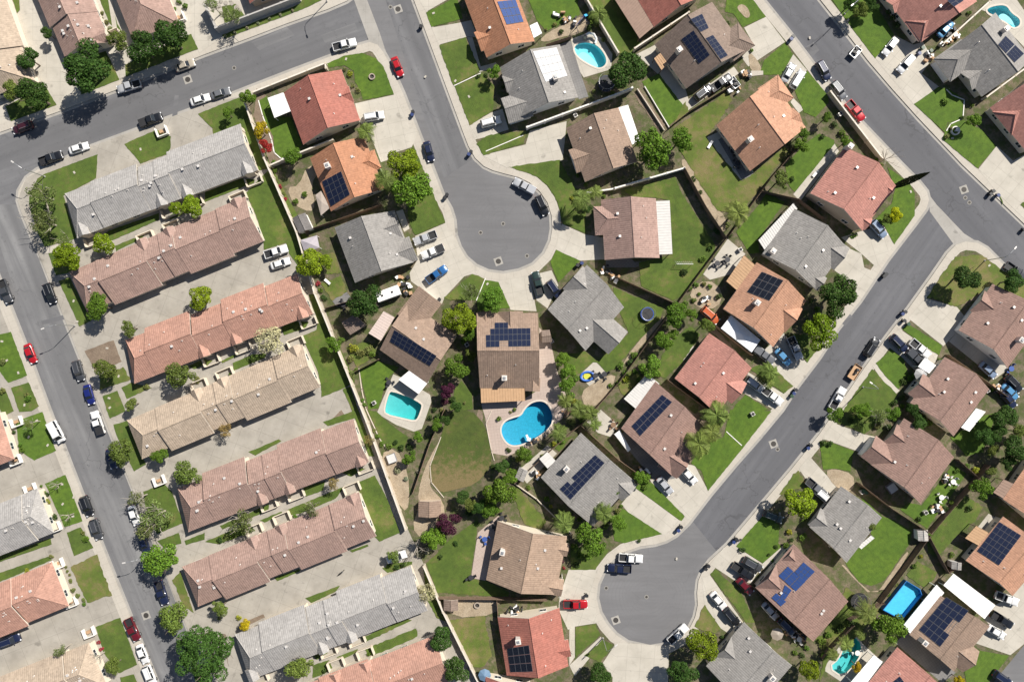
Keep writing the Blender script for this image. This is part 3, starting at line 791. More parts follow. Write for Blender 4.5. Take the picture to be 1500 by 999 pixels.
class Roof:
    """one pitched volume; A0->A1 eave of side A, B1->B0 eave of side B, the ridge between them"""
    def __init__(s, A0, A1, B1, B0, ze, pitch, ends, th=.2):
        s.A0, s.A1, s.B1, s.B0 = (Vector((p[0], p[1], ze)) for p in (A0, A1, B1, B0)); s.ze = ze; s.pitch = pitch; s.ends = ends
        ax = ((s.A1 + s.B1) - (s.A0 + s.B0)); s.ax = ax.normalized()
        w = (abs((s.B0 - s.A0).cross(s.ax).z) + abs((s.B1 - s.A1).cross(s.ax).z)) / 4; s.w = w
        cen = (s.A0 + s.A1 + s.B0 + s.B1) / 4; lt = Vector((-s.ax.y, s.ax.x, 0))
        if (s.A0 - s.B0).dot(lt) < 0: lt = -lt
        for nm, sg in (('A0', 1), ('A1', 1), ('B0', -1), ('B1', -1)):      # eaves run true to the ridge
            p = getattr(s, nm); setattr(s, nm, cen + s.ax * (p - cen).dot(s.ax) + lt * sg * w)
        s.zr = ze + w * pitch
        L = ax.length / 2; hip = min(w * .95, L * .48)
        m0, m1 = (s.A0 + s.B0) / 2, (s.A1 + s.B1) / 2
        s.R0 = m0 + s.ax * (hip if ends[0] == 'h' else 0); s.R1 = m1 - s.ax * (hip if ends[1] == 'h' else 0)
        s.R0.z = s.R1.z = s.zr; s.th = th
    def faces(s):
        f = [[s.A0, s.A1, s.R1, s.R0], [s.B1, s.B0, s.R0, s.R1]]
        if s.ends[1] == 'h': f.append([s.A1, s.B1, s.R1])
        if s.ends[0] == 'h': f.append([s.B0, s.A0, s.R0])
        return f
    def add(s, mb, mi=0, fi=1):
        a = (s.A1 - s.A0).cross(s.B0 - s.A0).z
        def fix(f): return f if a > 0 else f[::-1]
        for f in s.faces():
            e = (f[1] - f[0]).normalized(); n = (f[1] - f[0]).cross(f[2] - f[0]).normalized(); up = n.cross(e)
            if up.z < 0: up = -up
            uv = [((p - f[0]).dot(e), (p - f[0]).dot(up)) for p in f]
            g = list(zip(f, uv)); g = g if a > 0 else g[::-1]
            mb.face([x[0] for x in g], mi, [x[1] for x in g])
        per = [s.A0, s.A1] + ([s.R1] if s.ends[1] != 'h' else []) + [s.B1, s.B0] + ([s.R0] if s.ends[0] != 'h' else [])
        dn = Vector((0, 0, -s.th))
        for p, q in zip(per, per[1:] + per[:1]): mb.face(fix([p + dn, q + dn, q, p]), fi)
        for f in s.faces(): mb.face(fix([p + dn for p in f])[::-1], fi)
    def ridge(s, mb):
        segs = [(s.R0, s.R1)]
        if s.ends[1] == 'h': segs += [(s.A1, s.R1), (s.B1, s.R1)]
        if s.ends[0] == 'h': segs += [(s.A0, s.R0), (s.B0, s.R0)]
        for p, q in segs:
            d = (q - p).normalized(); sd = d.cross(Vector((0, 0, 1))).normalized() * .16; up = Vector((0, 0, .11)); dn = Vector((0, 0, -.05))
            mb.face([p + sd + dn, q + sd + dn, q + up, p + up]); mb.face([p + up, q + up, q - sd + dn, p - sd + dn]); mb.face([p + sd + dn, p + up, p - sd + dn]); mb.face([q + sd + dn, q - sd + dn, q + up])
    def walls(s, mb, inset=.45, z0=.1, mi=0, closed=(True, True)):
        ax = s.ax; sd = Vector((-ax.y, ax.x, 0))
        if (s.A0 - s.B0).dot(sd) < 0: sd = -sd
        i0 = s.A0 + ax * inset - sd * inset, s.B0 + ax * inset + sd * inset; i1 = s.A1 - ax * inset - sd * inset, s.B1 - ax * inset + sd * inset
        zt = s.ze + inset * s.pitch - s.th - .01; zr = s.zr - s.th - .012
        s.wq = [i0[0], i1[0], i1[1], i0[1]]
        def q(p, z): return (p.x, p.y, z)
        a0, a1, b1, b0 = s.wq
        or_ = (a1 - a0).cross(b0 - a0).z > 0
        def add(f): mb.face(f if or_ else f[::-1], mi)
        add([q(a0, z0), q(a1, z0), q(a1, zt), q(a0, zt)]); add([q(b1, z0), q(b0, z0), q(b0, zt), q(b1, zt)])
        m1 = (a1 + b1) / 2; m0 = (a0 + b0) / 2
        add([q(a1, z0), q(b1, z0), q(b1, zt)] + ([q(m1, zr)] if s.ends[1] != 'h' else []) + [q(a1, zt)])
        add([q(b0, z0), q(a0, z0), q(a0, zt)] + ([q(m0, zr)] if s.ends[0] != 'h' else []) + [q(b0, zt)])
def roofhit(rfs, px, py):
    g = W(px, py, 0); best = None
    for r in rfs:
        for f in r.faces():
            n = (f[1] - f[0]).cross(f[2] - f[0]); n.normalize()
            if n.z < 0: n = -n
            d = n.dot(f[0]); a = n.x * g.x + n.y * g.y
            z = (d - a) / (n.z - a / CH); p = W(px, py, z)
            if inpoly(p.x, p.y, [(v.x, v.y) for v in f]) and (best is None or z > best[0].z): best = (p, n, d)
    return best
def onplane(n, d, px, py):
    g = W(px, py, 0); a = n.x * g.x + n.y * g.y
    return W(px, py, (d - a) / (n.z - a / CH))
def put_opening(me, name, root, o, p, nrm, z):
    rz = math.atan2(nrm.y, nrm.x) + math.pi / 2
    return child(name, me, root, (p.x - o.x + nrm.x * .04, p.y - o.y + nrm.y * .04, z), rz)
def wall_openings(root, o, wq, side, n=2, kind='window', z0=.1):
    cen = sum(wq, Vector()) / 4; a, b = wq[side], wq[(side + 1) % 4]
    d = b - a; d.z = 0; nr = Vector((d.y, -d.x, 0)).normalized()
    if nr.dot(a - cen) < 0: nr = -nr
    L = d.length
    if kind == 'window':
        for k in range(n):
            p = a + d * ((k + .5) / n)
            w = put_opening(ME_WIN, 'window', root, o, p, nr, 1.6); child('pane', ME_PANE, w)
    elif kind == 'garage': put_opening(ME_GAR, 'garage_door', root, o, a + d * .5, nr, z0)
    elif kind == 'door':
        w = put_opening(ME_DOOR, 'door', root, o, a + d * .5, nr, z0); child('handle', ME_HANDLE, w)
SOLC = dict(navy=(.007, .012, .036), blue=(.025, .06, .20), black=(.006, .008, .016), white=(.46, .47, .49))  # white and bright blue: mirrored sun and sky put into the panel colour
def solar(root, o, rfs, quad, cols, rows, colr='navy', mask=None):
    pts = P(quad); c = (sum(p[0] for p in pts) / 4, sum(p[1] for p in pts) / 4)
    h = roofhit(rfs, *c)
    if h is None: print('solar misses roof', quad); return
    _, n, d = h; q = [onplane(n, d, *p) for p in pts]
    def at(u, v): return (q[0] * (1 - u) + q[1] * u) * (1 - v) + (q[3] * (1 - u) + q[2] * u) * v
    arr = MB(); first = None; cells = []
    for r in range(rows):
        for c2 in range(cols):
            if mask and mask[r][c2] == '.': continue
            cells.append((r, c2))
    for r in range(rows):
        cs = [c2 for rr, c2 in cells if rr == r]
        if not cs: continue
        for k in (.25, .75):
            v = (r + k) / rows
            a, b = at(min(cs) / cols, v) + n * .04, at((max(cs) + 1) / cols, v) + n * .04
            arr.tube([a, b], [.035, .035], 4)
    ao = arr.build('solar_array', M['steel'], root, o)
    for r, c2 in cells:
        e = .025; k = [at((c2 + a) / cols, (r + b) / rows) + n * .12 for a, b in ((e, e), (1 - e, e), (1 - e, 1 - e), (e, 1 - e))]
        if (k[1] - k[0]).cross(k[3] - k[0]).dot(n) < 0: k = [k[0], k[3], k[2], k[1]]
        m = sum(k, Vector()) / 4; mb = MB(); dn = n * -.04; rel = [p - o for p in k]
        inn = [m + (p - m) * .955 - o for p in k]
        mb.face([p + n * .003 for p in inn], 0)
        for i in range(4):
            j = (i + 1) % 4; mb.face([rel[i], rel[j], inn[j], inn[i]], 1); mb.face([rel[i] + dn, rel[j] + dn, rel[j], rel[i]], 1)
        mb.face([p + dn for p in rel][::-1], 1)
        ob = mb.build('solar_panel', [M['solar'], M['frame'] if colr == 'white' else M['panelframe']], ao)
        ob.color = (*SOLC[colr], 1)
def cover(root, o, quad, mat='white', z=2.7, slats=False):
    pts = [W(x, y, z) for x, y in P(quad)]; mb = MB()
    if (pts[1] - pts[0]).cross(pts[2] - pts[0]).z < 0: pts = pts[::-1]
    mb.prism([(p.x, p.y) for p in pts], z - .14, z)
    ln = pts if (pts[1] - pts[0]).length > (pts[2] - pts[1]).length else pts[1:] + pts[:1]
    n = max(3, int((ln[1] - ln[0]).length / .6))
    for k in range(n + 1):
        u = k / n; a = ln[0] * (1 - u) + ln[1] * u; b = ln[3] * (1 - u) + ln[2] * u; a.z = b.z = z + .02
        mb.tube([a, b], [.035, .035], 4)
    ob = mb.build('patio_cover', M[mat], root, o)
    cen = sum(pts, Vector()) / len(pts)
    for p in pts:
        c = p + (cen - p) * .06; pb = MB(); pb.box((c.x - o.x, c.y - o.y, (z - .14 + .15) / 2), (.14, .14, z - .3)); pb.build('post', M['white'] if mat == 'white' else M['wood'], ob)
    return ob
def house(nick, label, q, col, wall='cream', ends='gg', wings=(), ze=2.75, pitch=.49, sol=(), chim=None, covers=(), vents=5, fascia='fascia', garage=None, name='house', group='tile roofed houses on the cul-de-sacs', z0=.1):
    pts = [W(x, y, ze) for x, y in P(q)]; o = sum(pts, Vector()) / 4; o.z = .14
    root = empty(name, o); tag(root, 'house', label, group=group); cx, cy = PX(Vector((o.x, o.y, 2.5))); LM.append((nick, cx, cy))
    main = Roof(*pts, ze, pitch, ends); rfs = [main]; rb, cb, wb = MB(), MB(), MB()
    main.add(rb); main.ridge(cb); main.walls(wb); oc = sum(main.wq, Vector()) / 4
    wg = []
    for w in wings:
        s, e = w[0], (w[1] if len(w) > 1 else 'g'); kindw = w[2] if len(w) > 2 else 'window'
        a, b = P(s); A, B = W(*a, ze), W(*b, ze); m = (A + B) / 2
        # the nearest eave of the main roof gives the outward direction
        best = None
        for k, (p0, p1) in enumerate(((pts[0], pts[1]), (pts[1], pts[2]), (pts[2], pts[3]), (pts[3], pts[0]))):
            dd = (p1 - p0).normalized(); nr = Vector((dd.y, -dd.x, 0))
            if nr.dot(p0 - o) < 0: nr = -nr
            kd = (m - p0).dot(nr); al = abs((B - A).normalized().dot(dd))
            sc = abs(kd) - al * 4
            if best is None or sc < best[0]: best = (sc, nr, kd)
        _, nr, kd = best; t = (B - A); t = t - nr * t.dot(nr)
        A, B = m - t / 2, m + t / 2
        dz = .03 + max(0, -kd) * pitch; hw = t.length / 2; dep = max(.6, kd) + hw + .8
        wr = Roof(A, A - nr * dep, B - nr * dep, B, ze + dz, pitch * 1.02, e + 'n'); wr.add(rb); wr.ridge(cb)
        rfs.append(wr)
        if kd > .9: wr.walls(wb); wg.append((wr, kindw))
    rb.build('roof', [TILE[col], M[fascia]], root, o)
    cb.build('ridge_cap', TILE[col], root, o)
    wb.build('wall', M[wall], root, o)
    # openings: windows on every main wall, garage and door in the wings
    for sd, n in ((0, 3), (1, 2), (2, 3), (3, 2)): wall_openings(root, o, main.wq, sd, n)
    for wr, kindw in wg: wall_openings(root, o, wr.wq, 3, 1, kindw)
    if garage is not None: wall_openings(root, o, main.wq, garage, 1, 'garage')
    rnd = random.Random(hash(nick) % 1000 if False else len(nick) * 7 + int(cx))
    for k in range(vents):
        u, v = rnd.uniform(.12, .88), rnd.uniform(.3, .85); side = k % 2
        f = main.faces()[side]
        p = (f[0] * (1 - u) + f[1] * u) * (1 - v) + (f[3] * (1 - u) + f[2] * u) * v
        if any(inpoly(PX(p)[0], PX(p)[1], P(s[0])) for s in sol): continue
        child('roof_vent', ME_VENT if rnd.random() < .4 else ME_PIPE, root, p - o, math.atan2(main.ax.y, main.ax.x))
    for c in ([chim] if chim else []):
        h = roofhit(rfs, *c); p = h[0] if h else W(*c, ze + .5)
        child('chimney', ME_CHIM, root, p - o, math.atan2(main.ax.y, main.ax.x))
    for s in sol: solar(root, o, rfs, *s)
    for c in covers: cover(root, o, *c)
    return root
def condo(nick, label, q, col, slices, ends='gg', porches=(), ze=2.7, pitch=.46, wall='cream'):
    pts = [W(x, y, ze) for x, y in P(q)]; o = sum(pts, Vector()) / 4; o.z = .14
    root = empty('terraced_house', o); tag(root, 'terraced house', label, group='long terraced condominium rows'); LM.append((nick, *PX(Vector((o.x, o.y, 2.5)))))
    A0, A1, B1, B0 = pts; rb, cb, wb = MB(), MB(), MB(); rfs = []; main = Roof(*pts, ze, pitch, ends); main.walls(wb)
    sd = Vector((-main.ax.y, main.ax.x, 0)); 
    if (A0 - B0).dot(sd) < 0: sd = -sd
    for t0, t1, ea, eb, dz in slices:
        ea *= S; eb *= S
        a0, a1 = A0 + (A1 - A0) * t0 + sd * ea, A0 + (A1 - A0) * t1 + sd * ea
        b0, b1 = B0 + (B1 - B0) * t0 - sd * eb, B0 + (B1 - B0) * t1 - sd * eb
        e = ('h' if ends[0] == 'h' and t0 == 0 else 'g') + ('h' if ends[1] == 'h' and t1 == 1 else 'g')
        r = Roof(a0, a1, b1, b0, ze - (ea + eb) / 2 * pitch + dz + (ea + eb) / 2 * pitch * .4, pitch, e)
        r.add(rb); r.ridge(cb); rfs.append(r)
        for ex, p, qq, sg in ((ea, a0, a1, 1), (eb, b0, b1, -1)):
            if ex > .3:
                n = sd * sg; aa, bb = p - n * .45, qq - n * .45; cc, dd = bb - n * (ex + .6), aa - n * (ex + .6)
                ins = (qq - p).normalized() * .3
                wb.prism([tuple((x)[:2]) for x in (aa + ins, bb - ins, cc - ins, dd + ins)], .1, r.ze - .2)
    for t, side in porches:
        p0, p1, n = (A0, A1, sd) if side == 'A' else (B0, B1, -sd)
        m = p0 + (p1 - p0) * t + n * .25; tt = main.ax * 1.25
        k = sd.dot(n); dz = .1
        r = Roof(m - tt, m - tt - n * 3.0, m + tt - n * 3.0, m + tt, ze + dz + .55, .62, 'gn', .12); r.add(rb); rfs.append(r); r.walls(wb, .18)
        # low patio wall in front of the entry
        for s2 in (-1, 1):
            a = m + tt * s2 * 1.5; wb.box(((a + n * .9).x, (a + n * .9).y, .75), (.15, 2.0, 1.3), math.atan2(n.y, n.x) - math.pi / 2)
        b = m + n * 1.9; wb.box((b.x, b.y, .6), (3.6, .15, 1.0), math.atan2(main.ax.y, main.ax.x))
    rb.build('roof', [TILE[col], M['fascia']], root, o); cb.build('ridge_cap', TILE[col], root, o); wb.build('wall', M[wall], root, o)
    for s2, n in ((0, 8), (2, 8), (1, 2), (3, 2)): wall_openings(root, o, main.wq, s2, n)
    rnd = random.Random(int(o.x * 10))
    for k in range(22):
        r = rfs[rnd.randrange(len(slices))]; f = r.faces()[k % 2]
        u, v = rnd.uniform(.1, .9), rnd.choice((.85, .8, .55, .9)) + rnd.uniform(-.1, .05)
        p = (f[0] * (1 - u) + f[1] * u) * (1 - v) + (f[3] * (1 - u) + f[2] * u) * v
        child('roof_vent', ME_VENT if rnd.random() < .35 else ME_PIPE, root, p - o, math.atan2(main.ax.y, main.ax.x))
    return root
def sl(bounds, **kw):
    side = kw.get('side', 'B'); e = kw['e']; out = []
    for i in range(len(bounds) - 1):
        x = e[i]; out.append((bounds[i], bounds[i + 1], x if side == 'A' else 0, x if side == 'B' else 0, (0, .24, .05, .3, .12, .26)[i % 6]))
    return out
condo('top grey condo row', 'long pale grey tiled terrace, the topmost row below the upper left street', "95,284 353,183 378,250 113,349", 'cgrey',
      sl([0, .15, .41, .5, .58, 1], side='A', e=[0, 2, -3, -3, 2]), 'hg', [(.48, 'B'), (.62, 'B'), (.95, 'B'), (.05, 'B')])
condo('second condo row from the top', 'long salmon and brown tiled terrace directly below the grey top row', "101,399 360,288 387,354 128,457", 'pink',
      sl([0, .15, .42, .5, .58, .83, 1], e=[0, 5, 0, 0, 4, 0]), 'hg', [(.42, 'A'), (.57, 'A'), (.95, 'A')])
condo('third condo row from the top', 'salmon tiled terrace with the round cream blossom tree on its lower side', "184,498 436,401 459,460 197,562", 'salmon',
      sl([0, .12, .38, .56, .81, 1], side='A', e=[0, 6, 0, 5, 0]), 'hg', [(.4, 'B'), (.58, 'B'), (.95, 'B')])
condo('beige condo row', 'sand beige tiled terrace, fourth row from the top', "186,616 443,504 470,567 208,672", 'beige',
      sl([0, .16, .4, .49, .58, .83, 1], e=[0, 5, 0, 0, 5, 0]), 'hg', [(.4, 'A'), (.55, 'A'), (.96, 'A')])
condo('fifth condo row from the top', 'dusty pink tiled terrace directly below the beige row', "260,715 518,613 541,676 276,779", 'pink',
      sl([0, .15, .39, .48, .57, .82, 1], side='A', e=[0, 7, 0, 0, 5, 0]), 'hg', [(.42, 'B'), (.57, 'B'), (.96, 'B')])
condo('sixth condo row from the top', 'brown pink tiled terrace directly above the lower grey row', "267,830 526,720 552,785 290,888", 'pink',
      sl([0, .15, .4, .48, .57, .83, 1], e=[0, 5, 0, 0, 5, 0]), 'hg', [(.4, 'A'), (.56, 'A'), (.96, 'A')])
condo('lower grey condo row', 'pale grey tiled terrace near the bottom edge beside the big green tree', "344,929 602,828 627,893 366,996", 'cgrey',
      sl([0, .14, .4, .5, .58, .83, 1], side='A', e=[0, 4, 0, 0, 5, 0]), 'hg', [(.42, 'B'), (.58, 'B'), (.03, 'B')])
condo('condo row cut by the bottom edge', 'salmon tiled terrace cut off by the bottom edge left of the red roofed house', "395,1022 637,930 663,995 420,1090", 'salmon',
      sl([0, .3, .6, 1], side='A', e=[0, 3, 0]), 'hg', [(.4, 'A'), (.58, 'A')])
condo('salmon roof cut by left edge', 'salmon tiled terrace end showing only a sliver at the left edge', "-150,661 -2,601 21,672 -127,733", 'salmon', [(0, 1, 0, 0, 0)], 'gh')
condo('grey hipped roof at left edge', 'grey tiled hip roofed terrace end at the left edge', "-110,781 55,715 79,780 -86,846", 'cgrey', [(0, .86, 0, 2, .15), (.86, 1, 0, 0, 0)], 'gh')
condo('salmon hipped roof at left edge', 'salmon tiled hip roofed terrace end at the lower left edge', "-100,894 76,823 101,887 -75,960", 'salmon', [(0, .66, 0, 4, .2), (.66, 1, 0, 0, 0)], 'gh')
condo('beige hipped roof in bottom left', 'beige tiled hip roofed terrace end in the bottom left corner', "-60,1016 130,941 157,1004 -30,1080", 'beige', [(0, .8, 2, 0, .2), (.8, 1, 0, 0, 0)], 'gh')
condo('beige roof in top left corner', 'beige tiled terrace end in the top left corner', "-22,-80 50,118 -18,145 -92,-55", 'beige', [(0, .75, 3, 0, .2), (.75, 1, 0, 0, 0)], 'gh')
condo('salmon roof at top left', 'salmon tiled terrace end behind the dark street trees at top left', "101,-86 161,62 95,84 33,-62", 'pink', [(0, .7, 0, 3, .15), (.7, 1, 0, 0, 0)], 'gg', [(.94, 'A')])
condo('brown hipped roof at top left', 'brown tiled hip roofed terrace end right of the salmon one at top left', "216,-80 263,35 194,58 143,-68", 'pink', [(0, 1, 0, 0, 0)], 'gh')
H = house
H('red roof tip behind the wall', 'red tiled roof corner peeping over the tall grey wall at the top edge', "350,-40 366,6 440,-22 424,-68", 'red', 'tanw')
H('orange house with sunlit blue solar', 'orange brown tiled house with one blue solar array at the top centre edge', "746,-38 783,61 713,85 675,-14", 'orange', wings=[("694,48 705,76",)],
  sol=[("728,3 755,0 767,33 742,37", 4, 3, 'blue')], covers=[("776,38 787,33 794,49 782,56", 'white', 2.4)])
H('grey house with glary solar', 'grey tiled house whose sunny slope is covered by solar panels painted with white glare', "819,66 848,143 757,174 733,99", 'grey', 'white', wings=[("732,145 747,181", 'g', 'garage'), ("735,112 743,136",)],
  sol=[("780,76 815,70 831,112 799,121", 5, 4, 'white')], chim=(813,117))
H('taupe house with white patio strip', 'taupe tiled house with narrow white patio cover above the small cul-de-sac lawn', "906,158 934,237 857,267 829,188", 'tan', wings=[("833,220 844,254", 'g', 'garage')],
  covers=[("906,158 920,154 938,207 926,212", 'white')])
H('brown house with three solar arrays', 'brown tiled house with three solar arrays and tan patio cover at top right centre', "1042,4 1094,73 1004,131 960,65", 'brown', wings=[("1081,34 1106,67", 'h', 'garage')],
  sol=[("998,58 1016,45 1040,81 1024,94", 3, 7), ("1011,29 1028,21 1038,42 1026,48", 3, 3), ("1033,57 1044,52 1066,82 1055,88", 2, 6)], chim=(993,77), covers=[("958,86 971,75 982,89 969,103", 'tanwood')])
H('red house at the top edge', 'red tiled house cut by the top edge with brown patio cover', "985,-75 1027,-4 958,40 915,-32", 'red', covers=[("897,-6 917,-30 958,39 937,57", 'browncover')])
H('large apricot house by the dry lawn', 'large apricot and red tiled house above the dry back lawn', "1131,117 1179,188 1100,250 1048,185", 'apricot', wings=[("1138,111 1164,143", 'h', 'garage'), ("1163,158 1174,180",)], chim=(1096,207))
H('rose house beside the cypress', 'rose pink two storey tiled house beside the tall thin cypress', "1186,283 1238,216 1312,272 1264,339", 'rose', 'tanw', wings=[("1311,275 1301,289",), ("1279,322 1266,337", 'g')], ze=4.2, chim=(1241,217))
H('grey house below the rose house', 'grey tiled house with long grey back patio cover below the rose house', "1117,372 1164,306 1240,362 1195,424", 'grey', 'greyw', wings=[("1244,363 1222,396", 'g', 'garage'), ("1212,408 1197,426",)], chim=(1129,369),
  covers=[("1111,352 1162,298 1168,306 1120,366", 'greycover')])
H('orange house with white tarp', 'orange tiled house with dark solar array and white tarp canopy', "1060,453 1108,384 1182,441 1132,508", 'apricot', wings=[("1176,452 1150,487", 'g', 'garage')], chim=(1106,444),
  sol=[("1094,428 1116,398 1148,411 1127,441", 3, 4, 'black')], covers=[("1064,412 1090,374 1110,392 1085,430", 'tanwood')])
H('red house by the branch street', 'red tiled house with two silver cars on its lower driveway', "988,554 1039,488 1101,539 1050,607", 'rose', wings=[("1092,560 1074,593", 'g', 'garage')])
H('mauve house with solar strip', 'mauve brown tiled house with a long narrow solar strip', "908,626 962,560 1032,627 986,698", 'pinkbrown', wings=[("1019,666 988,699", 'g', 'garage')], covers=[("914,584 948,548 966,562 932,599", 'greycover')],
  sol=[("925,624 970,578 985,589 938,639", 8, 2)])
H('grey house with narrow solar band', 'grey tiled house with a narrow solar band and palms at its lower corner', "793,700 850,633 930,705 868,770", 'grey', wings=[("932,710 912,735", 'g', 'garage')], chim=(829,685), covers=[("790,672 802,662 814,675 802,686", 'greycover', 2.4)],
  sol=[("820,716 872,666 886,678 836,732", 9, 3, 'navy', ['##.######', '#########', '#########'])])
H('mauve house with pale patio roof', 'mauve tiled house with pale strip patio roof right of the turning circle', "961,291 966,378 886,381 880,293", 'mauve', wings=[("867,303 874,345", 'h', 'garage')], covers=[("960,295 981,294 985,372 964,373", 'greycover')])
H('grey house below the turning circle', 'grey tiled house with blue trampoline on its back lawn', "802,453 860,388 914,450 858,514", 'grey', wings=[("822,421 856,392", 'g', 'garage'), ("889,517 922,488",)])
H('central brown house with kidney pool', 'brown tiled house in the centre with ragged solar array above the kidney pool', "698,460 788,457 790,570 703,567", 'tan', wings=[("700,457 722,457",), ("728,457 766,456", 'g', 'garage'), ("769,573 791,573",)], chim=(739,553), fascia='darkfascia',
  sol=[("711.5,473 777,472 777.5,507.5 712,509", 10, 4, 'navy', ['..###.....', '.#########', '##########', '###..#####'])], covers=[("704,566 768,564 769,587 705,590", 'tanwood')])
H('brown house with teal pool', 'brown tiled house with long solar array and teal pool behind', "600,441 668,494 627,560 555,514", 'tan', 'tanw', wings=[("613,420 648,444", 'g', 'garage')],
  sol=[("571,500 578,483 640,521 630,536", 3, 9)], covers=[("540,488 562,456 578,465 558,499", 'pinkcover'), ("584,556 602,541 627,560 613,577", 'white')])
H('grey house left of the turning circle', 'charcoal grey tiled house with two pickups on its driveway', "577,309 607,384 519,415 491,333", 'grey', wings=[("577,311 590,349",), ("600,346 612,381", 'g', 'garage')])
H('orange house with dirt yard', 'bright orange tiled house with navy solar and a bare dirt yard', "533,200 563,277 485,310 454,232", 'orange', wings=[("547,220 560,246", 'h', 'garage')], sol=[("472,266 500,251 513,285 485,303", 4, 4)], chim=(482,245))
H('red house on the corner lawn', 'red and salmon tiled house with white flat patio roof by the corner lawn', "501,102 527,177 445,212 415,136", 'red', wings=[("509,127 521,149",)], covers=[("392,144 415,136 426,163 402,173", 'white')], garage=0)
H('tan house left of the lower circle', 'tan tiled house with round lawn behind, left of the lower turning circle', "830,785 815,871 711,849 730,763", 'lighttan', wings=[("829,849 819,873", 'g', 'garage'), ("834,796 830,815",)], chim=(736,806))
H('red house with black solar', 'red tiled house with near black solar array at the bottom edge', "818,890 834,975 741,989 730,903", 'red', wings=[("833,936 836,961",)], chim=(759,935), sol=[("743,949 775,944 781,983 748,984", 4, 3, 'black')], garage=0)
H('small red roof at the bottom edge', 'red tiled roof cut by the bottom edge below the black solar house', "778,999 792,1070 725,1080 711,990", 'red', ends='gg')
H('mauve house with bright blue solar', 'mauve tiled house with stepped bright blue solar arrays', "1106,860 1163,797 1242,880 1192,940", 'pinkbrown', wings=[("1106,860 1137,826", 'g', 'garage'), ("1144,820 1162,802",)],
  sol=[("1140,843 1154,829 1180,852 1166,866", 4, 3, 'blue'), ("1164,837 1177,823 1194,837 1179,852", 3, 3, 'blue'), ("1130,875 1137,868 1152,881 1144,888", 3, 2, 'blue'), ("1143,875 1150,856 1160,864 1150,878", 2, 2, 'blue')])
H('grey house by the lower circle', 'grey tiled house at the bottom edge right of the lower turning circle', "1034,975 1090,911 1160,974 1104,1040", 'grey', wings=[("1071,932 1046,962",)], chim=(1128,988), garage=1)
H('red roof in the bottom right', 'red tiled house cut by the bottom edge with white patio strip', "1262,1012 1314,947 1385,1010 1330,1075", 'rose', covers=[("1246,999 1280,959 1293,969 1264,1008", 'white')], sol=[("1308,998 1318,990 1326,1000 1314,1008", 2, 2)])
H('tan house with white carport', 'tan tiled house with large solar field and white carport in the bottom right', "1332,929 1378,872 1450,917 1397,983", 'tan', wings=[("1434,953 1411,985",)], chim=(1349,937),
  sol=[("1346,922 1386,874 1419,894 1377,947", 6, 4, 'navy', ['######', '######', '######', '##..##'])], covers=[("1323,916 1372,856 1383,868 1334,928", 'white'), ("1382,857 1397,840 1458,886 1442,906", 'white')])
H('orange house with grid solar', 'orange tiled house with a white-gapped solar grid at the right edge', "1416,822 1468,755 1535,815 1482,871", 'apricot', covers=[("1414,788 1430,770 1448,780 1436,800", 'tanwood')],
  sol=[("1431,807 1464,764 1496,784 1463,828", 6, 5)])
H('mauve house with striped patio', 'mauve tiled house with cluttered back patio beside the long dark fence', "1275,680 1325,613 1397,669 1349,738", 'pinkbrown', wings=[("1260,668 1283,638", 'g', 'garage'), ("1294,647 1314,621",)])
H('mauve house with white side awning', 'mauve tiled house with small white awning at its right corner', "1333,590 1384,523 1449,570 1397,639", 'pinkbrown', wings=[("1329,576 1352,547",)], covers=[("1408,626 1430,598 1444,603 1420,632", 'white'), ("1345,537 1355,524 1371,535 1361,547", 'white')])
H('mauve house at the right edge', 'mauve tiled house at the right edge with wide concrete driveway', "1404,484 1454,416 1528,468 1476,539", 'pinkbrown', 'white', wings=[("1421,455 1442,426", 'g', 'window')], chim=(1489,498), garage=0)
H('grey house with oval back lawn', 'plain grey tiled house with a bright oval back lawn', "1186,772 1232,712 1292,758 1240,824", 'grey', wings=[("1183,768 1202,744", 'g', 'window')], covers=[("1257,800 1276,784 1281,788 1262,804", 'greycover')])
H('orange roof cut by right edge', 'orange tiled roof with brown patio cover cut by the right edge', "1469,731 1515,665 1580,720 1535,785", 'apricot', covers=[("1455,721 1470,702 1486,709 1470,730", 'browncover')])
H('red house in the top right', 'red tiled house with small dark solar at the top right edge', "1375,-70 1432,2 1345,62 1285,-20", 'rose', wings=[("1325,33 1350,62", 'h', 'garage'), ("1296,3 1312,19",)], sol=[("1387,2 1405,-6 1411,2 1397,11", 2, 2)])
H('grey house by the corner pool', 'grey tiled house with garage shadow and solar in the top right', "1457,20 1512,86 1437,143 1388,75", 'grey', wings=[("1366,88 1394,119", 'h', 'garage'), ("1403,108 1426,131",)], chim=(1467,47), sol=[("1461,66 1472,53 1500,80 1486,93", 4, 2)])
H('salmon roof at the right edge', 'salmon red tiled house cut by the right edge below the grey one', "1530,95 1585,160 1505,225 1450,158", 'rose', wings=[("1453,165 1482,198", 'h', 'garage')])

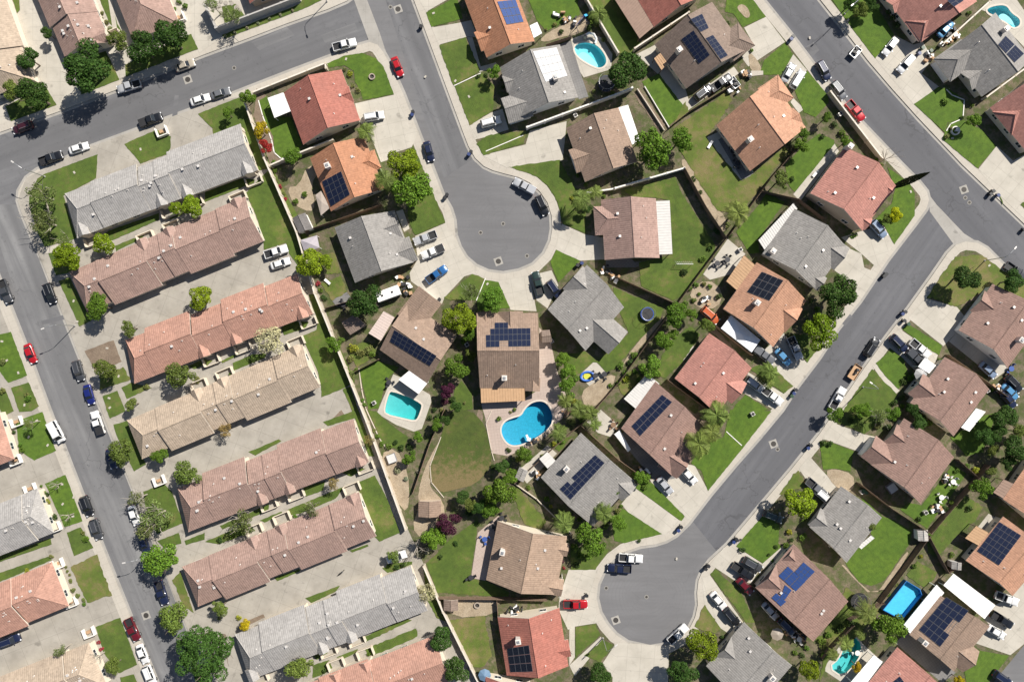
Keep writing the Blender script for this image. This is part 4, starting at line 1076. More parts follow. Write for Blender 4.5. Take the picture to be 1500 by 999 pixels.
# sheds and garden huts: things of their own
def shed(label, q, col, z=2.1, wall='tanw'):
    pts = [W(x, y, z) for x, y in P(q)]; o = sum(pts, Vector()) / 4; o.z = .14
    root = empty('garden_shed', o); tag(root, 'shed', label, group='garden sheds')
    r = Roof(*pts, z, .32, 'gg', .1); rb, wb, cb = MB(), MB(), MB(); r.add(rb); r.walls(wb, .15); r.ridge(cb)
    rb.build('roof', [TILE[col], M['fascia']], root, o); wb.build('wall', M[wall], root, o); cb.build('ridge_cap', TILE[col], root, o)
    a, b = r.wq[3], r.wq[0]; nr = (r.wq[0] - r.wq[1]).normalized()
    put_opening(ME_DOOR, 'door', root, o, (a + b) / 2, nr, .1)
shed('brown gabled garden shed on sandy ground at the lower tip of the long lawn', "613,757 613,734 646,733 646,757", 'tan')
shed('charcoal shed with white trim behind the dirt yard by the long wall', "438,342 428,320 447,312 458,335", 'charcoal', 2.2, 'white')
shed('small brown shed on sand beside the lower garden wall', "650,894 650,878 671,878 671,894", 'brown', 2.0)
shed('small white metal shed at the meeting of three dark fences', "1345,792 1344,777 1359,776 1360,792", 'pale', 2.0, 'white')
shed('grey shed beside the orange house with the solar grid', "1394,833 1394,822 1409,824 1408,835", 'grey', 2.0, 'greyw')
shed('grey shed roof in the cluttered yard left of the narrow solar house', "755,700 760,684 774,690 766,706", 'grey', 2.1, 'greyw')
shed('dark red hut half hidden under the dark tree by the long wall', "500,472 519,461 536,476 513,491", 'brown', 2.2)
shed('brown roofed side hut between the central house and the grey one', "793,484 805,483 809,501 794,502", 'brown', 2.3)
# ------------------------------------------------------------------ trees and shrubs
def quads_mesh(name, V, mats, smooth=False):
    n = len(V) // 4; me = bpy.data.meshes.new(name); me.vertices.add(len(V)); me.vertices.foreach_set('co', np.asarray(V, dtype=np.float32).ravel())
    me.loops.add(len(V)); me.loops.foreach_set('vertex_index', np.arange(len(V), dtype=np.int32))
    me.polygons.add(n); me.polygons.foreach_set('loop_start', np.arange(0, len(V), 4, dtype=np.int32))
    me.update(calc_edges=True)
    for m in mats: me.materials.append(m)
    return me
def leaf_quads(c, nrm, size, rng):
    n = len(c); a = np.cross(nrm, rng.normal(size=(n, 3))); a /= np.linalg.norm(a, axis=1, keepdims=True) + 1e-9
    b = np.cross(nrm, a); s = size * rng.uniform(.6, 1.35, (n, 1)); t = s * rng.uniform(.5, .8, (n, 1)); bend = nrm * s * .25
    return np.stack([c - a * s - bend, c - b * t, c + a * s - bend, c + b * t], 1).reshape(-1, 3)
def crown_mesh(seed, blobs, leaves, lsize, spread=.66, brad=(.30, .46), flat=.8, fuzz=.22, low=.0):
    rng = np.random.default_rng(seed); C = []; Rr = []
    for k in range(blobs):
        d = rng.normal(size=3); d /= np.linalg.norm(d); d[2] = abs(d[2]) * .9 - .25 + low
        C.append(d * spread * rng.uniform(.55, 1.08) ); Rr.append(rng.uniform(*brad))
    C.append(np.zeros(3)); Rr.append(.5); C = np.array(C); Rr = np.array(Rr)
    idx = rng.choice(len(C), leaves, p=Rr ** 2 / (Rr ** 2).sum())
    d = rng.normal(size=(leaves, 3)); d /= np.linalg.norm(d, axis=1, keepdims=True)
    p = C[idx] + d * (Rr[idx] * (1 - np.abs(rng.normal(0, fuzz, leaves)) + .05))[:, None]
    dist = np.linalg.norm(p[:, None] - C[None], axis=2) / Rr[None]; dist[np.arange(leaves), idx] = 9
    keep = dist.min(1) > .72; p, d = p[keep], d[keep]; p[:, 2] *= flat
    n = d + rng.normal(size=d.shape) * .55 + np.array([0, 0, .3]); n /= np.linalg.norm(n, axis=1, keepdims=True)
    return quads_mesh('crown', leaf_quads(p, n, lsize, rng), [M['leaf']])
def palm_mesh(seed, fronds, droop):
    rng = np.random.default_rng(seed); V = []
    for k in range(fronds):
        az = 2 * math.pi * k / fronds + rng.normal() * .2; el = rng.uniform(-.25, 1.0); L = rng.uniform(.8, 1.1)
        dirv = np.array([math.cos(az), math.sin(az), 0]); side = np.array([-dirv[1], dirv[0], 0]); prev = None
        for i in range(15):
            t = i / 14; h = math.sin(el) * t * L - droop * t * t * L; x = t * L * math.cos(el * .75)
            p = dirv * x + np.array([0, 0, h])
            if prev is not None:
                V += [prev - side * .012, prev + side * .012, p + side * .010, p - side * .010]
                wl = .26 * math.sin(math.pi * min(1, t * .9 + .12)) + .03
                for sg in (-1, 1):
                    tip = p + side * sg * wl + dirv * wl * .55 + np.array([0, 0, -wl * .55]); w2 = dirv * .022
                    V += [p - w2, p + w2, tip + w2 * .4, tip - w2 * .4]
            prev = p
    return quads_mesh('crown', np.array(V), [M['leaf']])
CR = dict(
 B=[crown_mesh(s, 26, 7500, .048, brad=(.20, .34), spread=.72, fuzz=.10) for s in (1, 2)],
 D=[crown_mesh(s, 17, 8500, .046, fuzz=.25, spread=.74, brad=(.22, .42)) for s in (3, 4)],
 X=[crown_mesh(33, 60, 26000, .024, fuzz=.12, spread=.8, brad=(.14, .24))],
 M=[crown_mesh(s, 15, 5200, .056, fuzz=.28, spread=.78, brad=(.2, .42)) for s in (5, 6, 16)],
 O=[crown_mesh(s, 14, 4200, .054, fuzz=.3, spread=.76, brad=(.2, .42)) for s in (7, 8)],
 A=[crown_mesh(s, 15, 1700, .052, fuzz=.4, spread=.8, brad=(.2, .36)) for s in (9, 10, 17)],
 F=[crown_mesh(s, 18, 3600, .052, fuzz=.15) for s in (11,)],
 S=[crown_mesh(s, 6, 420, .15, fuzz=.3, spread=.55, brad=(.35, .55), flat=.9) for s in (12, 13, 14)],
 P=[palm_mesh(15, 22, .75), palm_mesh(25, 18, .9)])
def cyp_mesh():
    rng = np.random.default_rng(20); n = 3200; t = rng.uniform(0, 1, n); a = rng.uniform(0, 2 * math.pi, n)
    r = (np.sin(np.pi * np.clip(t * .86 + .14, 0, 1)) ** .75) * rng.uniform(.75, 1.05, n)
    p = np.stack([np.cos(a) * r, np.sin(a) * r, t], 1); d = np.stack([np.cos(a), np.sin(a), np.full(n, .6)], 1) + rng.normal(size=(n, 3)) * .3
    d /= np.linalg.norm(d, axis=1, keepdims=True); v = leaf_quads(p, d, .16, rng).reshape(-1, 4, 3)
    c = v.mean(1, keepdims=True); v[:, :, 2] = c[:, :, 0 + 2] + (v[:, :, 2] - c[:, :, 2]) * .16
    return quads_mesh('crown', v.reshape(-1, 3), [M['leaf']])
ME_CYP = cyp_mesh()
TC = dict(B=(.18, .255, .014), D=(.050, .105, .020), M=(.11, .20, .022), O=(.125, .17, .034), A=(.13, .165, .05), F=(.46, .42, .25), P=(.15, .20, .045),
          R=(.30, .030, .025), Y=(.42, .32, .01), V=(.085, .022, .045), C=(.022, .038, .014), G=(.22, .20, .17), L=(.40, .43, .010), N=(.26, .20, .07))
LOOK = dict(B='round bright lime green tree', D='dense dark green tree', M='mid green leafy tree', O='olive green tree', A='thin airy tree with pale branches', F='cream blossoming round tree',
            P='feathery palm tree', R='red leaved tree', Y='yellow leaved tree', V='dark purple leaved tree', C='tall thin dark cypress', G='bare grey leafless tree', L='small vivid yellow tree', N='brownish thin leaved tree')
GRP = dict(P='palm trees in the gardens')
def limb(mb, p, d, L, r, lv, rnd, n=5):
    pts = [p]; q = p.copy(); dd = d.copy()
    for i in range(3):
        dd = (dd + Vector((rnd.uniform(-.25, .25), rnd.uniform(-.25, .25), rnd.uniform(-.05, .25)))).normalized(); q = q + dd * L / 3; pts.append(q.copy())
    mb.tube(pts, [r, r * .8, r * .6, r * .35], n)
    if lv > 0:
        for k in range(rnd.choice((2, 3))):
            i = rnd.choice((1, 2, 3)); e = (dd + Vector((rnd.uniform(-.9, .9), rnd.uniform(-.9, .9), rnd.uniform(-.2, .6)))).normalized()
            limb(mb, pts[i], e, L * .62, r * .5, lv - 1, rnd, 4)
def tree(s):
    for ln in s.strip().splitlines():
        f = ln.split(); ty = f[0]; px, py, rp = float(f[1]), float(f[2]), float(f[3]); look = ' '.join(f[4:]) if len(f) > 4 else None
        rnd = random.Random(int(px * 31 + py)); r0 = rp * S
        if ty == 'C':
            c = W(px, py, .15); root = empty('cypress_tree', c); tag(root, 'tree', 'tall thin dark cypress leaning over the street beside the rose house', group='garden and street trees')
            child('crown', ME_CYP, root, (0, 0, .4), 0, (rp * S, rp * S, 13.4), color=TC['C']); mb = MB(); mb.tube([(0, 0, -.1), (0, 0, 6), (0, 0, 12)], [.2, .14, .04], 7); mb.build('trunk', M['trunk'], root); continue
        hc = {'P': 5.2, 'A': 4.4, 'G': 3.2}.get(ty, 1.6 + r0 * .95)
        if ty == 'P': hc = max(3.4, min(6.5, r0 * 2.0))
        f_ = (CH - hc) / CH; r = r0 * f_; c = W(px, py, hc); gx, gy = PX(Vector((c.x, c.y, .14))); z0 = gz(gx, gy)
        root = empty('palm_tree' if ty == 'P' else 'tree', (c.x, c.y, z0)); hh = hc - z0
        tag(root, 'palm tree' if ty == 'P' else 'tree', look=look or LOOK[ty], group=GRP.get(ty, 'garden and street trees'), px=(px, py))
        mb = MB(); tr = max(.09, r * .055)
        bend = Vector((rnd.uniform(-.2, .2), rnd.uniform(-.2, .2), 0))
        top = Vector((0, 0, hh * (.98 if ty == 'P' else .72)))
        mb.tube([Vector((0, 0, -.1)), bend * .6 + Vector((0, 0, hh * .35)), top], [tr * 1.3, tr, tr * .75], 7)
        if ty != 'P':
            lv = 2 if ty == 'G' else 1
            for k in range(7 if ty in 'AG' else 5):
                a = k * 2.4 + rnd.random(); d = Vector((math.cos(a), math.sin(a), rnd.uniform(.35, .9))).normalized()
                limb(mb, top * rnd.uniform(.75, 1), d, r * (1.05 if ty in 'AG' else .75), tr * .6, lv, rnd)
        mb.build('trunk', M['palebark'] if ty in 'AG' else M['trunk'], root)
        if ty == 'G':
            child('crown', rnd.choice(CR['A']), root, (0, 0, hh), rnd.uniform(0, 6), (r, r, r * .8), color=(.20, .18, .15)) if 'hairy' in (look or '') else None
            continue
        key = {'R': 'S', 'Y': 'M', 'V': 'M', 'L': 'B', 'N': 'A'}.get(ty, ty)
        if ty == 'R': key = 'M'
        if rp > 40: key = 'X'
        g_ = rnd.uniform(.8, 1.15); j = [v * g_ * rnd.uniform(.95, 1.05) for v in TC[ty]]
        child('crown', rnd.choice(CR[key]), root, (0, 0, hh), rnd.uniform(0, 6), (r * rnd.uniform(.95, 1.05), r * rnd.uniform(.92, 1.05), r * rnd.uniform(.85, 1.0)), color=j)
tree("""D 124 97 37
D 206 70 26
D 248 55 29
O 172 58 17
D 48 140 28
O 18 132 17
D 40 86 18
D 68 49 10
A 338 24 17
A 312 8 14
M 363 142 13
Y 381 192 13
R 388 213 11
M 333 166 9
A 60 287 22
A 64 326 23
A 97 356 15
B 96 378 23
B 151 358 19
B 281 303 18
B 257 305 11
M 147 450 20
O 188 481 15
B 293 436 20
O 153 540 20
O 263 551 23
O 192 593 12
F 395 497 25
B 454 386 24
B 476 384 12
M 487 503 13
O 175 662 22
M 234 668 13
O 273 695 21
A 201 730 16
A 228 755 27
A 213 778 20
N 330 630 12
N 488 706 12
A 356 766 21
A 455 744 14
N 540 645 9
M 237 824 26
O 252 905 26
D 302 958 52 very large dense green tree
O 440 976 24
O 322 890 15
Y 361 916 9
F 625 868 17
D 645 935 20
D 669 980 21
G 611 800 18
O 576 814 11
A 40 620 9
G 78 711 9
G 96 757 9
A 86 955 11
G 142 963 11
O 164 976 14
B 593 238 27
M 607 285 30
P 566 264 22
P 536 193 17
M 430 232 14
D 533 440 27
B 673 466 27 dense yellow green tree
M 717 438 19
A 690 428 15
M 671 540 20
V 655 572 13
M 690 488 12
P 852 291 19
P 872 282 14
D 920 106 31
M 725 104 11
M 962 216 31
M 995 207 19
P 877 20 16
P 1081 312 23
O 1145 264 16
M 1176 214 12
M 1240 209 11
M 985 460 20
M 1011 460 10
M 970 502 14
M 985 491 10
M 955 535 17
O 1034 476 14
D 1230 434 32
B 1199 485 29
L 1312 315 12
O 1300 322 9
C 1309 274 5
G 1300 232 16
D 1416 406 22
D 1484 412 18
P 1050 608 25
P 1024 650 25
P 1043 632 20
B 1174 733 27
B 1030 943 27
D 1000 984 22
D 880 985 19
B 1186 980 18
M 1301 917 25
P 1270 898 20
M 1436 714 17
D 1472 612 22
D 1488 655 20
D 1444 640 16
M 1426 174 11
D 1346 620 14
A 1290 612 14
M 1258 600 12
P 819 633 15
M 770 663 13
D 735 682 12
M 732 720 25
M 747 700 14
D 678 728 12
D 700 742 12
V 656 770 17
M 635 790 19
M 866 788 25
P 826 767 20
P 884 752 17
M 905 768 12
P 1128 545 16
M 822 524 12
M 830 545 13
M 832 566 13
P 848 600 16
P 866 606 14
P 828 588 15
M 1175 197 10
D 860 305 8
M 1250 345 6
O 1262 15 14
D 1246 6 12
D 1277 8 11
P 1128 562 11
P 1240 945 14
P 1222 960 12
P 1262 930 10
Y 1256 976 8
Y 1405 995 8
M 946 640 9
O 1118 556 9
M 940 702 12
O 1276 770 9
M 598 672 10
M 612 640 9
D 1462 634 15
O 1492 632 14
D 1478 676 13
O 1454 660 11
M 1310 605 12
D 1336 600 11
M 1225 606 13
O 690 740 12
M 716 745 13
M 640 775 9
O 1452 690 9
M 905 720 8
P 872 622 11
M 1212 172 8
D 668 596 10
D 652 616 9
O 690 520 10
M 1268 602 11
M 640 622 10
""")
def shrub(s, n='shrub', col=None, look='small round green shrub'):
    for ln in s.split():
        q = ln.split(','); px, py, rp = (float(v) for v in q[:3]); ty = q[3] if len(q) > 3 else 'M'
        rnd = random.Random(int(px * 17 + py * 3)); r = rp * S; c = W(px, py, r * .6); gx, gy = PX(Vector((c.x, c.y, .14)))
        cc = dict(M=(.10, .17, .025), D=(.05, .085, .022), Y=(.25, .27, .03), R=(.28, .04, .05), O=(.16, .18, .055), G=(.26, .26, .17), V=(.08, .025, .045))[ty]
        o = bpy.data.objects.new(n, rnd.choice(CR['S'])); COL.objects.link(o); o.location = (c.x, c.y, gz(gx, gy) + r * .45); o.scale = (r, r, r * .85); o.rotation_euler = (0, 0, rnd.uniform(0, 6))
        o.color = (*[v * rnd.uniform(.92, 1.08) for v in cc], 1)
        lk_ = dict(M='small green shrub', D='small dark green shrub', Y='small yellow green shrub', R='small red shrub', O='small olive shrub', G='small grey green shrub', V='small purple shrub')[ty]
        tag(o, 'shrub', look=lk_, group='shrubs in the gardens', px=(px, py))
shrub("""330,53,3,G 344,48,3,G 362,42,3,G 378,35,3,G 395,28,3,G 411,22,3,G 428,16,3,G
505,103,4,O 514,108,6,Y 517,126,4,O 524,133,5,O 400,239,5,M 404,250,5,M 405,266,4,O 410,274,4,R 416,283,4,O 417,292,4,R 420,305,4,O 426,315,4,M
434,294,6,M 447,286,6,M 474,435,6,D 466,415,5,R 470,425,5,M 500,498,6,M 517,510,9,Y 528,518,8,O 538,512,8,O 512,525,7,O 545,520,6,M 522,543,5,M 516,548,7,O 530,586,4,M 534,592,4,M
552,640,5,M 548,630,4,O 560,650,5,M 570,655,6,M 580,648,5,D 588,655,6,D 574,668,5,O 600,655,6,D 606,662,6,M
612,690,4,G 584,688,7,G 595,700,5,G 568,700,5,O 630,780,4,M 644,815,5,D 672,760,9,V 645,760,5,M 688,752,8,D 712,734,10,M 758,690,6,M 762,672,7,Y 776,672,6,M 745,660,5,D
731,613,5,M 748,604,3,O 754,601,4,M 722,685,6,D 634,625,6,D 633,638,4,D 630,612,5,D 636,600,5,D 640,610,6,D 650,588,7,V 662,586,7,D 648,602,5,O
679,500,6,M 688,520,5,O 680,590,3,O 842,555,7,M 836,578,8,M 842,590,7,Y 852,612,8,M 858,596,6,M 838,616,8,O 822,646,6,M 812,650,5,Y 795,668,4,O
1010,424,5,M 1020,418,5,M 1030,416,5,O 1024,432,4,M 1040,420,5,M 1052,434,6,D 1016,440,5,M 963,548,6,M 944,545,7,M 936,557,6,M 928,520,7,M 960,565,5,M 915,546,6,M 922,530,6,D 905,560,5,M
908,536,7,M 918,556,6,Y 895,565,5,M 930,545,5,M 1018,500,5,D 1022,544,4,M 1050,560,3,D 1016,264,7,D 1026,281,5,D 1100,74,4,M 1066,36,5,D
1168,216,6,M 1212,170,6,M 1222,182,6,D 1232,196,7,M 1160,262,5,D 1268,232,5,M 1284,234,4,M 1292,242,4,O 1205,200,5,D
1260,612,8,D 1272,600,7,M 1230,604,7,D 1246,618,6,D 1332,555,6,M 1324,560,6,D 1338,552,7,M 1350,560,5,D 1320,582,6,D 1310,590,6,D 1322,596,5,M 1378,528,5,M 1392,565,4,M 1455,570,5,M
1300,625,7,D 1310,612,6,D 1285,622,7,O 1352,612,8,M 1360,620,7,M 1340,604,6,D 1215,650,6,D 1206,648,6,D 1153,798,7,M 1155,780,6,Y 1175,786,7,M 1160,790,5,D 1178,760,6,M 1195,770,4,M
1137,800,4,D 1126,812,3,D 1088,806,6,D 1131,821,3,M 1420,745,6,D 1385,745,6,D 1394,735,5,M 1360,784,5,M 1345,760,5,D 1430,690,7,Y 1440,702,6,M 1418,682,5,M 1402,690,5,M
1060,945,5,D 1058,932,4,D 1175,960,5,D 1182,948,5,M 1165,955,5,M 1215,930,7,M 1205,940,7,M 1230,920,8,D 1246,912,7,D 1262,900,6,D 1282,912,7,M 1206,960,7,M 1198,975,6,D 1313,855,6,O 1300,870,5,M 1340,828,5,M 1350,815,4,Y 1395,812,5,M 1386,835,4,D
820,812,3,V 823,822,4,V 826,832,3,R 818,806,4,D 842,800,7,M 850,812,7,M 862,815,7,M 878,808,6,M 845,826,6,D 884,798,6,M 888,770,6,M 895,760,7,M
1420,20,4,M 1436,120,4,D 1384,150,6,M 1386,200,5,O 1424,155,4,M 1392,188,4,O 1410,172,4,D 1310,25,8,D 1316,36,7,D 1302,18,6,D
150,20,4,O 156,34,5,O 150,28,3,O 162,44,6,O 270,10,6,M 262,2,5,M 255,14,4,M 20,632,4,D 33,660,6,M 30,652,4,M 60,712,3,M 65,722,4,M 70,735,6,Y 80,756,7,D 70,724,4,D 126,790,6,M 122,780,4,O
97,830,3,O 99,836,3,O 102,842,3,O 104,850,4,O 107,864,5,O 115,872,5,O 123,878,4,O 124,884,4,M 40,836,5,Y 75,814,4,O 145,940,4,R 148,950,4,R 40,578,5,O 4,572,6,O 42,584,6,M 5,530,6,O
266,560,5,M 290,556,6,O 215,565,6,O 337,548,3,M 322,790,6,D 340,786,5,M 355,780,5,M 368,776,5,D 432,755,4,M 322,905,4,O 350,905,5,Y 375,992,5,M 570,828,5,M 580,832,6,D 590,828,5,D 474,982,5,D 540,958,4,M
615,812,8,G 624,806,7,G 630,798,5,O 640,790,7,M 668,795,5,D 700,768,4,D 936,792,4,D 902,700,5,M 914,724,4,D 910,742,4,M 930,695,6,M 945,715,6,M 950,704,5,D 935,690,5,D 905,748,6,O 870,757,5,D
802,700,5,D 774,714,5,M 800,732,6,M 806,742,4,Y 824,755,5,M 836,758,4,M 848,762,5,M 1072,470,4,D 1082,452,3,D 1184,470,6,M 1188,440,5,D 1196,452,6,M 1262,330,3,D
846,258,4,M 842,295,5,O 838,290,4,Y 858,270,4,M 898,292,4,O 884,288,4,M 1005,445,6,M 998,452,5,D 1004,398,7,D 1040,364,5,D 1030,380,6,M 1050,340,6,D 1066,330,6,O 1070,344,5,D
712,110,4,D 700,112,4,D 737,128,4,D 734,118,3,D 800,44,3,O 812,36,4,O 822,48,5,D 868,30,8,M 862,40,6,D 875,35,7,O 884,60,5,O 885,120,6,D 898,138,5,M 900,126,6,M 870,135,4,O""")

# ------------------------------------------------------------------ walls and fences
def wall(px, mat='block', h=1.9, th=.2, look='cream garden wall', cap=True, post=False, mesh_name='garden_wall'):
    pts = [W(x, y, .1) for x, y in P(px)]; o = pts[0].copy(); o.z = .1; root = empty('wooden_fence' if mat == 'wood' else 'garden_wall', o)
    mid = P(px)[len(pts) // 2]; a0 = P(px)[0]; mx, my = (mid[0] + a0[0]) / 2, (mid[1] + a0[1]) / 2
    tag(root, 'fence' if mat == 'wood' else 'wall', look=look, group='walls and fences between the gardens', px=(mx, my))
    mb, cb, pb = MB(), MB(), MB()
    for a, b in zip(pts, pts[1:]):
        d = b - a; rz = math.atan2(d.y, d.x); c = (a + b) / 2 - o; L = d.length + th * .5
        if mat == 'wood':
            n = max(1, int(d.length / .45)); rnd = random.Random(int(a.x))
            for k in range(n):
                q = a + d * ((k + .5) / n) - o; mb.box((q.x, q.y, h / 2 + .03 + rnd.uniform(-.03, .03)), (d.length / n - .02, .05, h), rz)
            for zz in (.4, h - .3): cb.box((c.x, c.y, zz), (L, .12, .1), rz)
        else:
            mb.box((c.x, c.y, h / 2), (L, th, h), rz); cb.box((c.x, c.y, h + .04), (L + .05, th + (.12 if h > .8 else .02), .09 if h > .8 else .04), rz)
        n = max(1, int(d.length / 4))
        for k in range(n + 1):
            q = a + d * (k / n) - o
            if h > .8 and (k or a is pts[0]): pb = MB(); pb.box((q.x, q.y, h / 2 + .06), ((.14, .14) if mat == 'wood' else (.42, .42)) + (h + .14,), rz); pb.build('post', M[mat], root)
    mb.build('panel', M[mat], root); cb.build('rail' if mat == 'wood' else 'coping', M['fascia'] if mat == 'block' and h > .8 else M[mat], root)
wall("364,157 391,235 438,342 464,430 508,538 540,618 596,772", look='very long cream garden wall', h=2.0)
wall("374,139 479,97 480,104", look='cream street side garden wall', h=1.6)
wall("322,48 440,3", 'greyblock', 2.4, look='tall grey street wall')
wall("322,48 305,14", 'greyblock', 2.0, look='grey side wall')
wall("400,245 440,228 490,208")
wall("438,344 490,326 560,302", 'wood', 1.8, look='dark wooden fence')
wall("852,-6 904,82", look='pale garden wall')
wall("836,58 800,70", 'wood', 1.8, look='dark wooden fence')
wall("772,190 900,143 924,133", 'whiteblock', look='white garden wall')
wall("928,76 1006,24", look='cream garden wall')
wall("933,132 972,192", 'block', .7, look='low planter wall')
wall("944,128 980,188", 'whiteblock', .4, look='low white kerb wall', th=.15)
wall("980,188 1008,166 1070,128", 'wood', 1.8, look='dark wooden fence')
wall("900,278 1000,249", 'whiteblock', 1.8, look='white garden wall')
wall("1000,249 1030,304 1060,350", 'wood', 2.2, look='dark wooden fence')
wall("860,284 900,278", 'whiteblock', 1.2, look='low white garden wall')
wall("1066,346 1124,266 1170,212", 'wood', 1.8, look='dark wooden fence')
wall("1112,282 1166,294 1202,322", 'wood', 1.9, look='dark wooden fence')
wall("900,406 988,446", 'wood', 2.0, look='dark wooden fence')
wall("1060,352 1022,402 990,446", 'wood', 1.9, look='dark wooden fence')
wall("988,448 945,505 905,560 850,622", 'wood', 1.9, look='long dark wooden fence')
wall("1046,478 1098,520", 'wood', 1.9, look='dark wooden fence')
wall("976,556 1045,607", 'wood', 1.9, look='dark wooden fence')
wall("850,622 905,672 950,704", 'wood', 1.9, look='dark wooden fence')
wall("848,622 800,664 754,706", 'wood', 1.8, look='dark wooden fence')
wall("752,706 786,730 820,764 836,780", 'block', .5, look='low pale garden wall')
wall("652,598 630,650 606,720", 'wood', 1.7, look='dark wooden fence')
wall("522,544 556,526", 'wood', 1.8, look='dark wooden fence')
wall("478,452 520,440", 'wood', 1.7, look='dark wooden fence')
wall("640,873 728,874 800,876", 'wood', 1.8, look='dark wooden fence')
wall("622,826 650,892 704,1000", look='cream garden wall', h=1.8)
wall("728,878 730,904", 'wood', 1.7, look='short dark wooden fence')
wall("1102,858 1140,902 1182,940", 'wood', 1.8, look='dark wooden fence')
wall("1254,706 1300,742 1356,778", 'wood', 2.2, look='dark wooden fence')
wall("1358,778 1412,716 1442,680", 'wood', 1.9, look='dark wooden fence')
wall("1284,880 1330,818 1356,782", 'wood', 1.9, look='dark wooden fence')
wall("1384,520 1430,552 1468,580", 'wood', 1.8, look='dark wooden fence')
wall("1398,672 1436,706", 'wood', 1.7, look='dark wooden fence')
wall("1438,146 1500,100", 'block', 1.8, look='cream garden wall')
wall("1376,68 1442,8", 'block', 1.7, look='cream garden wall')
wall("1212,138 1246,182 1288,236", 'block', 1.7, look='cream street side wall')
wall("1356,784 1384,836 1404,822", 'wood', 1.8, look='dark wooden fence')
wall("1240,905 1290,880", 'wood', 1.7, look='dark wooden fence')
wall("1200,960 1246,912", 'wood', 1.7, look='dark wooden fence')
wall("666,126 704,108", 'whiteblock', .1, look='thin white kerb between lawns', th=.16)
wall("712,222 766,199", 'whiteblock', .1, look='thin white kerb between lawns', th=.16)
wall("698,440 711,408", 'whiteblock', .1, look='thin pale kerb between lawns', th=.16)
wall("1086,652 1064,632", 'whiteblock', .1, look='thin white kerb across the lawn', th=.16)
wall("720,602 712,620 720,660 724,674", 'block', .15, look='low curved lawn edging wall', th=.16)
wall("646,640 630,682 632,706 650,728", 'block', .15, look='low curved lawn edging wall', th=.16)
wall("1386,132 1394,140 1412,147 1410,174 1392,182 1386,192", 'whiteblock', .12, look='low white curved lawn edging', th=.2)
wall("379,150 390,142 402,172", 'whiteblock', .3, look='low white lawn edging', th=.2) if False else None
wall("379,148 385,170 398,205 402,224 412,233 424,231", 'whiteblock', .12, look='low white curved lawn edging', th=.2)
wall("526,540 530,570 536,598 556,642 566,656", 'block', .15, look='low lawn edging wall', th=.2)
# bin enclosures: three-sided low walls by the terraces
for px, py in P("237,193 60,284 262,26 24,618 22,674 44,716 80,772 84,826 104,882 130,926 233,704"):
    if (px, py) == (60, 284): continue
    c = W(px, py, .7); o = empty('bin_enclosure', (c.x, c.y, .14), R(21)); tag(o, 'enclosure', look='low white walled bin enclosure', group='low white bin enclosures', px=(px, py))
    mb = MB(); mb.box((-1.2, 0, .5), (.2, 2.2, 1.0)); mb.box((1.2, 0, .5), (.2, 2.2, 1.0)); mb.box((0, -1.0, .5), (2.2, .2, 1.0)); mb.build('wall', M['whiteblock'], o)
    mb = MB(); mb.box((-.2, .1, .35), (.7, .7, .6)); mb.build('crate', M['tanwood'], o)
# ------------------------------------------------------------------ vehicles
def hull(mb, st):           # stations: (x, half width, z bottom, z top, crown)
    rings = []
    for x, w, zb, zt in st:
        h = zt - zb
        rings.append([Vector((x, s * a * w, zb + h * b)) for s, a, b in ((1, .90, 0), (1, 1, .25), (1, 1, .62), (1, .93, .90), (1, .74, 1.0), (1, .35, 1.03), (-1, .35, 1.03), (-1, .74, 1.0), (-1, .93, .90), (-1, 1, .62), (-1, 1, .25), (-1, .90, 0))])
    n = len(rings[0])
    for a, b in zip(rings, rings[1:]):
        for k in range(n): mb.face([a[k], a[(k + 1) % n], b[(k + 1) % n], b[k]], 0)
    mb.face(rings[0][::-1], 0); mb.face(rings[-1], 0)
def cabin(fb, rb, ft, rt, wb, wt, z0, z1):
    B = [Vector((fb, wb, z0)), Vector((fb, -wb, z0)), Vector((rb, -wb, z0)), Vector((rb, wb, z0))]
    T = [Vector((ft, wt, z1)), Vector((ft, -wt, z1)), Vector((rt, -wt, z1)), Vector((rt, wt, z1))]
    return B, T
def pane_of(a, b, c, d, mx=.07, my=.1, off=.02):     # a,b bottom, c,d top (c above b)
    n = (b - a).cross(d - a).normalized()
    def at(u, v): return (a * (1 - u) + b * u) * (1 - v) + (d * (1 - u) + c * u) * v + n * off
    return [at(mx, my), at(1 - mx, my), at(1 - mx, 1 - my), at(mx, 1 - my)]
VEH = {}
def part(name, mb, mats, root, tint=False, **kw):
    o = mb.build(name, mats, None, link=False, **kw); o.parent = root
    if tint: o['tint'] = 1
    return reg(root, o)
